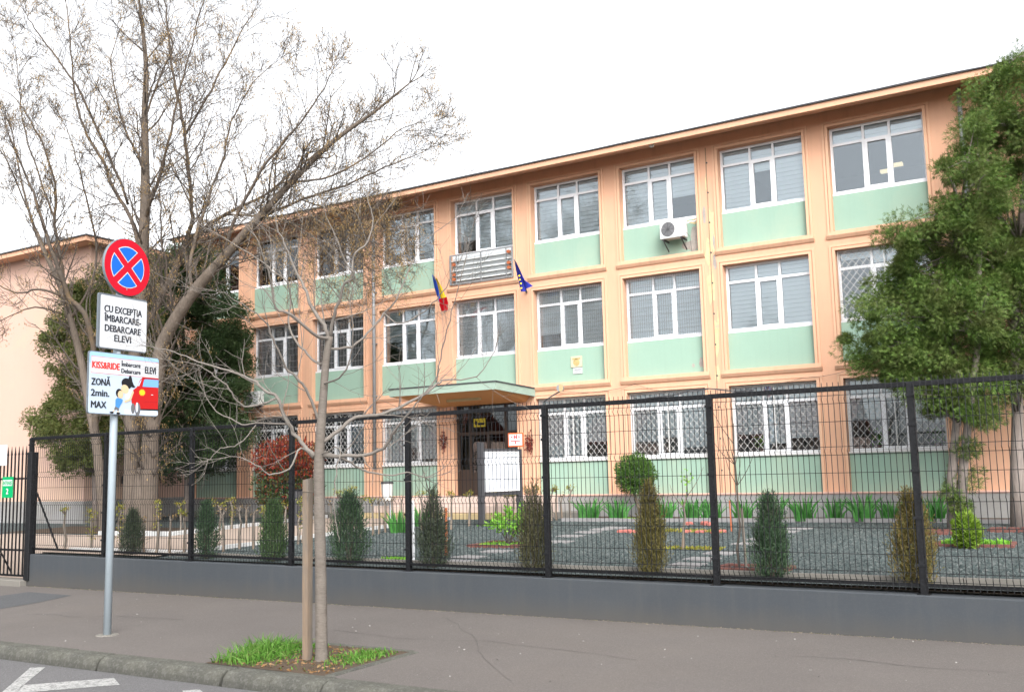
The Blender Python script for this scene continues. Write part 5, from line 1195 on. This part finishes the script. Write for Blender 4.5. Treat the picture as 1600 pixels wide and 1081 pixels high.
A = [([(207, 836, 0), (206, 760, 0), (207, 690, 0), (208, 600, .1), (214, 520, .1), (221, 430, .2), (226, 340, .2), (227, 260, .3), (226, 180, .3), (228, 105, .4), (222, 40, .5), (216, -10, .6)], [.25, .20, .185, .16, .14, .11, .075, .05, .02], .55),
     ([(232, 838, -.1), (233, 740, -.15), (237, 660, -.2), (246, 580, -.3), (257, 530, -.4), (298, 462, -.7), (350, 402, -1.0), (400, 345, -1.3), (455, 285, -1.5), (520, 222, -1.6), (585, 175, -1.7), (640, 130, -1.8)], [.26, .22, .20, .17, .15, .12, .09, .065, .04, .015], .8),
     ([(219, 850, -.05), (220, 775, -.12), (220, 730, -.1)], [.30, .24, .10], 0),
     ([(212, 545, .1), (238, 492, .4), (264, 440, .7), (288, 390, 1.0), (315, 360, 1.2), (352, 335, 1.4), (420, 300, 1.7), (495, 238, 1.9), (560, 190, 2.0)], [.12, .11, .10, .08, .06, .045, .03, .012], 1),
     ([(286, 392, 1.0), (300, 340, .8), (296, 285, .7), (288, 205, .6), (272, 125, .4), (262, 45, .3), (256, -10, .2)], [.075, .065, .055, .045, .03, .018], 1),
     ([(222, 415, .2), (206, 345, .6), (180, 300, .9), (160, 252, 1.2), (132, 200, 1.4), (115, 135, 1.5), (110, 60, 1.5), (103, 5, 1.6)], [.07, .06, .055, .045, .035, .025, .012], 1),
     ([(200, 320, .7), (170, 240, .2), (125, 145, -.3), (92, 95, -.5), (55, 45, -.8), (40, 20, -.9)], [.045, .04, .03, .02, .01], .9),
     ([(226, 345, .2), (243, 290, -.3), (262, 225, -.7), (280, 140, -1.0), (300, 70, -1.2), (318, 0, -1.3)], [.06, .05, .04, .03, .02, .01], 1),
     ([(290, 210, .6), (322, 155, .9), (352, 100, 1.2), (380, 45, 1.4), (402, 10, 1.5)], [.04, .035, .025, .018, .009], 1),
     ([(350, 402, -1), (372, 330, -1.4), (420, 250, -1.8), (470, 190, -2.1), (505, 140, -2.3), (520, 110, -2.4)], [.06, .05, .04, .028, .018, .009], 1),
     ([(300, 460, -.7), (298, 400, -.2), (318, 330, .1), (345, 260, .3), (362, 190, .5), (395, 130, .6), (440, 90, .7)], [.06, .055, .045, .035, .025, .015, .008], 1),
     ([(400, 345, -1.3), (470, 312, -1.0), (540, 290, -.8), (600, 262, -.6), (655, 240, -.5), (690, 225, -.4)], [.05, .04, .032, .022, .013, .007], 1.1),
     ([(352, 335, 1.4), (420, 340, 1.2), (480, 355, 1.0), (540, 372, .8), (590, 400, .6)], [.04, .032, .024, .016, .008], 2.2),
     ([(430, 335, -1.2), (500, 375, -1.3), (545, 400, -1.4), (600, 432, -1.5)], [.03, .024, .016, .007], 2.6),
     ([(480, 355, 1.0), (530, 340, .6), (575, 345, .3), (610, 365, .1)], [.02, .016, .011, .006], 2.2),
     ([(470, 312, -1.0), (520, 330, -1.2), (560, 360, -1.3), (595, 390, -1.4)], [.024, .018, .012, .006], 2.0),
     ([(400, 345, -1.3), (430, 380, -1.5), (460, 400, -1.6), (520, 440, -1.7)], [.025, .018, .012, .006], 2.2),
     ([(455, 285, -1.5), (520, 275, -1.6), (580, 240, -1.7), (630, 200, -1.8), (670, 190, -1.8)], [.035, .03, .022, .014, .007], 1.1),
     ([(226, 185, .3), (250, 120, .6), (270, 70, .8), (250, 20, .9), (246, -5, 1)], [.035, .028, .02, .014, .008], 1),
     ([(226, 260, .3), (195, 200, .5), (180, 140, .7), (175, 90, .8), (195, 30, .9)], [.04, .034, .025, .016, .008], 1),
     ([(240, 495, .4), (262, 440, .1), (252, 370, -.3), (250, 310, -.6), (240, 250, -.9)], [.04, .034, .026, .018, .01], .9)]
pA = yard(219, 836)
bare_tree('bare_tree', 'largest bare tree with twin grey trunks and tan seed clusters left of the facade', A, dA, pA, 21, .19, 1.55, 2, 5, m_bark, m_twig, minr=.0052, start=.10, pods=.27, upw=.08, jit=.015)
dB = 26.2
B = [([(164, 834, 0), (161, 790, 0), (156, 740, 0), (149, 680, .1), (137, 620, .2), (126, 560, .3), (112, 505, .5), (95, 450, .7), (75, 405, .9), (55, 360, 1.1), (35, 290, 1.2), (18, 200, 1.4)], [.17, .14, .125, .115, .10, .085, .07, .05, .03, .012], .7),
     ([(150, 690, .1), (147, 600, -.1), (146, 540, -.3), (132, 490, -.5), (108, 465, -.6), (95, 430, -.8), (80, 390, -.9), (66, 345, -1.0), (52, 300, -1.1), (30, 250, -1.2), (10, 195, -1.3)], [.10, .095, .09, .08, .07, .06, .045, .03, .014], .8),
     ([(102, 480, .6), (98, 420, .2), (85, 350, .0), (88, 300, -.1), (72, 240, -.2), (48, 190, -.3), (25, 155, -.4), (0, 138, -.5)], [.055, .05, .042, .034, .025, .016, .009], 1),
     ([(95, 462, -.6), (60, 452, -.9), (25, 458, -1.2), (-10, 440, -1.5)], [.04, .034, .025, .012], .9),
     ([(96, 490, .5), (55, 480, .2), (20, 492, 0), (-15, 510, -.2)], [.03, .025, .018, .009], .9),
     ([(75, 400, .9), (45, 330, 1.3), (10, 250, 1.6), (-15, 215, 1.8)], [.035, .03, .02, .01], 1),
     ([(86, 345, 0), (60, 270, .5), (35, 190, .8), (28, 110, 1.0), (20, 60, 1.1)], [.035, .028, .02, .013, .007], .8),
     ([(110, 500, .5), (150, 420, .8), (140, 330, 1.0), (120, 250, 1.1), (100, 190, 1.2)], [.045, .038, .03, .02, .01], .9)]
pB = yard(163, 836)
bare_tree('bare_tree', 'slender bare tree leaning left between the gate and the sign pole', B, dB, pB, 31, .22, 1.4, 2, 5, m_bark, m_twig, minr=.0052, start=.22, pods=.18, upw=.10, jit=.012)
# foreground street tree
dS = 11.08
T1 = [([(502, 1042, 0), (502, 1012, 0), (501, 900, 0), (499, 800, 0), (498, 740, 0), (500, 690, 0), (505, 620, 0), (509, 565, 0), (515, 525, 0)], [.088, .070, .064, .062, .062, .055, .046, .042, .042], 0),
      ([(497, 712, 0), (560, 712, -.2), (600, 700, -.35), (618, 672, -.5), (638, 645, -.6), (660, 618, -.7)], [.028, .024, .021, .018, .012, .007], .5),
      ([(505, 690, 0), (530, 672, .1), (556, 652, .2), (600, 646, .3), (640, 628, .35), (664, 616, .4), (684, 600, .45), (696, 594, .5), (745, 587, .6), (772, 548, .7)], [.03, .027, .025, .022, .02, .017, .013, .009, .005], .55),
      ([(682, 600, .45), (688, 560, .4), (702, 500, .3), (720, 440, .2), (738, 358, .1)], [.011, .009, .008, .006, .003], .6),
      ([(504, 705, 0), (540, 718, .2), (575, 737, .4), (612, 742, .55), (636, 738, .65), (666, 747, .75)], [.018, .016, .014, .012, .01, .008], .3),
      ([(514, 528, 0), (506, 508, 0), (487, 480, .05), (475, 448, .1), (460, 420, .15), (448, 388, .2), (434, 362, .25)], [.03, .028, .025, .02, .016, .012, .006], .7),
      ([(516, 526, 0), (522, 492, -.1), (535, 450, -.2), (555, 430, -.3), (543, 415, -.3), (530, 385, -.35), (515, 350, -.4), (500, 310, -.5)], [.026, .023, .019, .014, .011, .009, .007, .004], .6),
      ([(550, 432, -.3), (553, 400, -.2), (574, 378, -.1), (584, 342, 0), (574, 312, 0), (580, 285, 0)], [.014, .012, .011, .009, .006, .004], .6),
      ([(515, 530, 0), (490, 522, -.2), (455, 492, -.4), (430, 480, -.5), (424, 440, -.6), (412, 405, -.7), (398, 370, -.8), (360, 330, -.9)], [.026, .022, .019, .016, .013, .01, .007, .004], .7),
      ([(512, 545, 0), (550, 542, .2), (575, 520, .3), (600, 490, .4), (618, 468, .45), (645, 408, .6), (660, 378, .7), (712, 340, .8)], [.02, .018, .016, .014, .012, .009, .006, .003], .6),
      ([(600, 490, .4), (625, 505, .3), (650, 495, .2), (676, 475, .1), (697, 448, 0), (716, 412, -.1)], [.012, .01, .009, .008, .006, .004], .5),
      ([(500, 660, 0), (482, 615, -.1), (466, 595, -.2), (447, 572, -.3), (434, 545, -.4), (420, 510, -.5), (400, 490, -.6), (370, 470, -.7), (345, 455, -.8)], [.022, .02, .018, .016, .014, .011, .009, .006, .004], .7),
      ([(492, 712, 0), (470, 690, .15), (450, 660, .25), (432, 620, .3), (415, 612, .35), (391, 592, .4), (345, 576, .5), (310, 565, .55), (270, 550, .6), (225, 540, .7)], [.03, .028, .026, .023, .02, .016, .012, .008, .004], .7),
      ([(432, 622, .3), (400, 634, .1), (375, 632, 0), (358, 606, -.1), (335, 588, -.15), (312, 572, -.2), (270, 562, -.3)], [.016, .014, .012, .01, .008, .006, .003], .6),
      ([(450, 662, .25), (400, 662, .5), (370, 660, .6), (332, 635, .7), (318, 610, .8)], [.014, .012, .01, .007, .004], .5),
      ([(490, 716, 0), (470, 700, -.2), (452, 732, -.3), (420, 740, -.35), (400, 725, -.4), (360, 712, -.5)], [.016, .014, .012, .01, .008, .004], .5),
      ([(400, 664, .5), (372, 695, .4), (345, 700, .35), (325, 720, .3)], [.009, .008, .006, .004], .3),
      ([(510, 568, 0), (497, 567, .1), (475, 548, .2), (452, 512, .3), (455, 470, .35), (447, 440, .4), (420, 418, .5), (395, 400, .6), (350, 372, .7), (310, 350, .8)], [.02, .018, .016, .014, .012, .01, .008, .006, .004], .6),
      ([(505, 600, 0), (530, 590, -.3), (548, 560, -.4), (552, 520, -.5), (548, 470, -.6)], [.014, .012, .01, .007, .004], .7),
      ([(498, 712, 0), (530, 700, -.3), (525, 740, -.4), (522, 790, -.45), (528, 830, -.5), (530, 846, -.5)], [.011, .009, .008, .007, .005, .004], 0)]
pS = np.array(atd(502, 1038, dS)); pS[2] = zpav(pS[0], pS[1])
street = bare_tree('street_tree', 'young bare pruned street tree in a grassy pit at the kerb', T1, dS, pS, 41, .135, .8, 1, 4, m_bark2, m_limb2, minr=.0019, start=.15, pods=0, wob=.20, upw=.07, jit=.006, sub_r=.4, thick=.05, branchm=m_limb2)
# rings on the bark
p = atd(480, 1030, 11.2); q = atd(481, 748, 11.2)
stk = thing('tree_stake', 'weathered square wooden stake standing beside the street tree trunk', 'stake', (p[0], p[1], zpav(p[0], p[1])))
obj('post', MB().hexa([(p[0] - .04, p[1] - .04, -.2), (p[0] + .04, p[1] - .04, -.2), (p[0] + .04, p[1] + .04, -.2), (p[0] - .04, p[1] + .04, -.2), (q[0] - .042, q[1] - .04, q[2] - .01), (q[0] + .042, q[1] - .04, q[2]), (q[0] + .042, q[1] + .04, q[2] + .01), (q[0] - .042, q[1] + .04, q[2])]), m_stake, stk)
s0 = atd(490, 768, 11.15); b = MB(); b.tube([tuple(s0 + np.array([.135 * cos(a), .10 * sin(a), .0])) for a in np.linspace(0, 2 * pi, 13)], .006, 4); obj('tie', b, m_twig, stk)

# tree pit: soil, edging, grass
b = MB(); b.poly([(x, y, zpav(x, y) + .006) for x, y in ((-9.05, 7.95), (-7.25, 7.95), (-7.25, 9.42), (-9.05, 9.42))]); tag(obj('tree_pit', b, m_soil), kind='structure')
ed = thing('pit_edging', 'grey concrete edging strips around the street tree pit', 'edging', (-7.2, 8.7, zpav(-7.2, 8.7)))
for x0, x1, y0, y1 in ((-7.26, -7.16, 7.95, 9.44), (-9.04, -7.26, 9.40, 9.50)):
    zz = zpav((x0 + x1) / 2, (y0 + y1) / 2); obj('edging_strip', MB().bbox(x0, x1, y0, y1, zz - .1, zz + .012, .008), m_kerb, ed)
ngr = 4600
gx = NR.uniform(-9.0, -7.3, ngr); gy = NR.uniform(7.98, 9.38, ngr)
dens = np.clip(1.1 - np.hypot((gx + 8.72) / .45, (gy - 8.5) / .8), 0, 1) + np.clip(1.0 - np.hypot((gx + 7.5) / .42, (gy - 8.85) / .55), 0, 1) * .9 + .035
k = NR.random(ngr) < dens; gx, gy, dens = gx[k], gy[k], dens[k]; n = len(gx)
tall = np.where(gx < -8.45, 1.25, .62) * (.45 + dens)
P = np.stack([gx, gy, .0052 * gx + .006], 1); D = NR.normal(size=(n, 3)) * .42 + [0, 0, 1]; Lg = NR.uniform(.05, .17, n) * tall
D = unit(D); s_ = unit(np.cross(D, NR.normal(size=(n, 3)))) * .006; tip = P + D * Lg[:, None]; midp = P + D * Lg[:, None] * .55 + [0, 0, .01]; tip = tip + (D * [1, 1, 0]) * Lg[:, None] * .5
V = np.concatenate([np.stack([P - s_, P + s_, midp + s_ * .8, midp - s_ * .8], 1), np.stack([midp - s_ * .8, midp + s_ * .8, tip + s_ * .1, tip - s_ * .1], 1)], 1).reshape(-1, 3)
o = link('grass', np_mesh('grass', V, 4, m_grass)); tag(o, 'fresh green grass tufts growing in the tree pit', 'grass', kind='stuff')
n = 500; P = np.stack([NR.uniform(-9, -7.3, n), NR.uniform(8, 9.35, n), np.full(n, -.03)], 1); P[:, 2] = .0052 * P[:, 0] + .012
o = link('leaf_litter', np_mesh('leaf_litter', leaves(P, NR.normal(size=(n, 3)) * [1, 1, .15], .045, .025, .1), 4, foliage('dry_leaf', [(.22, .12, .05), (.16, .09, .04), (.30, .20, .1)], .1))); tag(o, 'dry brown leaf litter in the tree pit', 'leaf litter', kind='stuff')
# fallen white petals and grit on the pavement, road and wall foot
n = 170; x = NR.uniform(-16, 2.5, n); y = np.where(NR.random(n) < .9, NR.uniform(8.0, 12.2, n), NR.uniform(6.2, 7.6, n)); z = np.where(y > 7.8, .0052 * x + (y - 7.93) * .002, .0052 * x - .15) + .005
V = leaves(np.stack([x, y, z], 1), NR.normal(size=(n, 3)) * [1, 1, .1], NR.uniform(.014, .036, n), .016); o = link('petals', np_mesh('petals', V, 4, flat('petal_white', (.25, .24, .225), .8))); tag(o, 'scattered white petals on the pavement', 'petals', kind='stuff')
n = 3000; x = NR.uniform(-19.3, 4, n); y = 12.413 - .0055 * x - .105 - np.abs(NR.normal(size=n)) * .035; z = .0052 * x + (y - 7.93) * .002 + .003
V = leaves(np.stack([x, y, z], 1), NR.normal(size=(n, 3)) * [1, 1, .3], NR.uniform(.008, .03, n), .01); o = link('grit', np_mesh('grit', V, 4, foliage('grit_mix', [(.10, .085, .06), (.17, .14, .11), (.25, .21, .16), (.08, .10, .03)], 0))); tag(o, 'line of grit and debris at the foot of the grey wall', 'grit', kind='stuff')

# young saplings in the gravel
def sapling(px, pb, pt, lab, wig, rad, leaf, nb, seed):
    r = random.Random(seed); p = yard(px, pb); q = at(pt[0], pt[1], 1, p[1]); t = thing('sapling', lab, 'sapling', p); b = MB(); m_ = 7
    pts = [tuple(p + (q - p) * i / m_ + np.array([r.uniform(-wig, wig), r.uniform(-wig, wig), 0]) * (0 < i < m_) - np.array([0, 0, .1 * (i == 0)])) for i in range(m_ + 1)]; b.tube(pts, [rad * (1 - .75 * i / m_) for i in range(m_ + 1)], 6); tips = []
    for k in range(nb):
        i = r.randrange(3, m_); a = r.uniform(0, 6.28); grow(b, pts[i], (cos(a), sin(a), .8), r.uniform(.4, .9), rad * .3, 0, r, tips, .2, 5, 0, .003, 4, .1)
    obj('stem', b, m_twig if nb > 3 else m_stake, t)
    if leaf:
        P = np.array([np.array(pts[-1]) + np.array([r.gauss(0, .06), r.gauss(0, .06), r.gauss(-.02, .07)]) for _ in range(leaf)] + [np.array(pts[r.randrange(4, m_)]) + np.array([r.gauss(0, .03), r.gauss(0, .03), r.gauss(0, .05)]) for _ in range(leaf // 2)]); link('leaves', np_mesh('leaves', leaves(P, NR.normal(size=P.shape), .07, .035, .1), 4, m_yleaf if False else m_fresh, wpos(t)), t)
    return t
sapling(1066, 858, (1074, 742), 'thin young sapling with a few fresh leaves at the top', .025, .03, 22, 2, 1)
sapling(1157, 890, (1146, 662), 'bare young sapling with spreading thin branches in a brick square', .03, .022, 0, 9, 2)
p = yard(1163, 890); tag(obj('sapling_stake', MB().tube([tuple(p + [.03, 0, -.1]), tuple(p + [.0, .02, .85])], .02, 6), m_stake), 'brown wooden stake tied to the bare sapling', 'stake')
sapling(690, 880, (652, 690), 'tall thin bare sapling between two fence posts near the door', .03, .014, 0, 5, 5)

# ------------------------------------------------------------------ across the street, mirrored in the window panes
src = [o for o in COL.objects if o.name.startswith('bare_tree') and o.parent is None]
for i, (x, y, k, rz) in enumerate(((-31, -11, 0, .6), (-47, -15, 1, 2.2), (-56, -12, 1, 4.0), (-21, -16, 1, 1.2), (-68, -14, 0, 3.1))):
    o = copy_tree(src[k]); o.location = (x, y, pz(x) - .15); o.rotation_euler = (0, 0, rz)
    tag(o, ['bare tree across the street behind the camera, mirrored left of the entrance', 'bare tree across the street, second of the row counted from the right', 'bare tree across the street, middle one of the row', 'bare tree across the street farthest to the right', 'bare tree across the street farthest to the left'][i], None, 'bare trees across the street')
for i, (x, wd, hh, rc) in enumerate(((-36, 9, 4.2, 0), (-52, 10, 4.8, 0), (-20, 8, 4.0, 0))):
    t = thing('house', ['middle house', 'widest and tallest house', 'smallest house'][i] + ' with a red tiled roof across the street', 'house', (x, -24, -.3), 'houses across the street')
    objl('wall', MB().box(-wd / 2, wd / 2, -4, 4, 0, hh), m_wing, t)
    objl('roof', MB().poly([(-wd / 2 - .4, 4.5, hh - .1), (wd / 2 + .4, 4.5, hh - .1), (wd / 2 + .4, 0, hh + 2.8), (-wd / 2 - .4, 0, hh + 2.8)][::-1]).poly([(-wd / 2 - .4, -4.5, hh - .1), (wd / 2 + .4, -4.5, hh - .1), (wd / 2 + .4, 0, hh + 2.8), (-wd / 2 - .4, 0, hh + 2.8)]), mat('red_roof_tile', (.22, .055, .035), .85, .2, 3, 20, .4) if i == 0 else bpy.data.materials['red_roof_tile'], t)
    for u in (-.28, .05, .3): objl('window', MB().box(wd * u - .55, wd * u + .55, 4.001, 4.05, 1.2, 2.7), m_dkgrey, t)
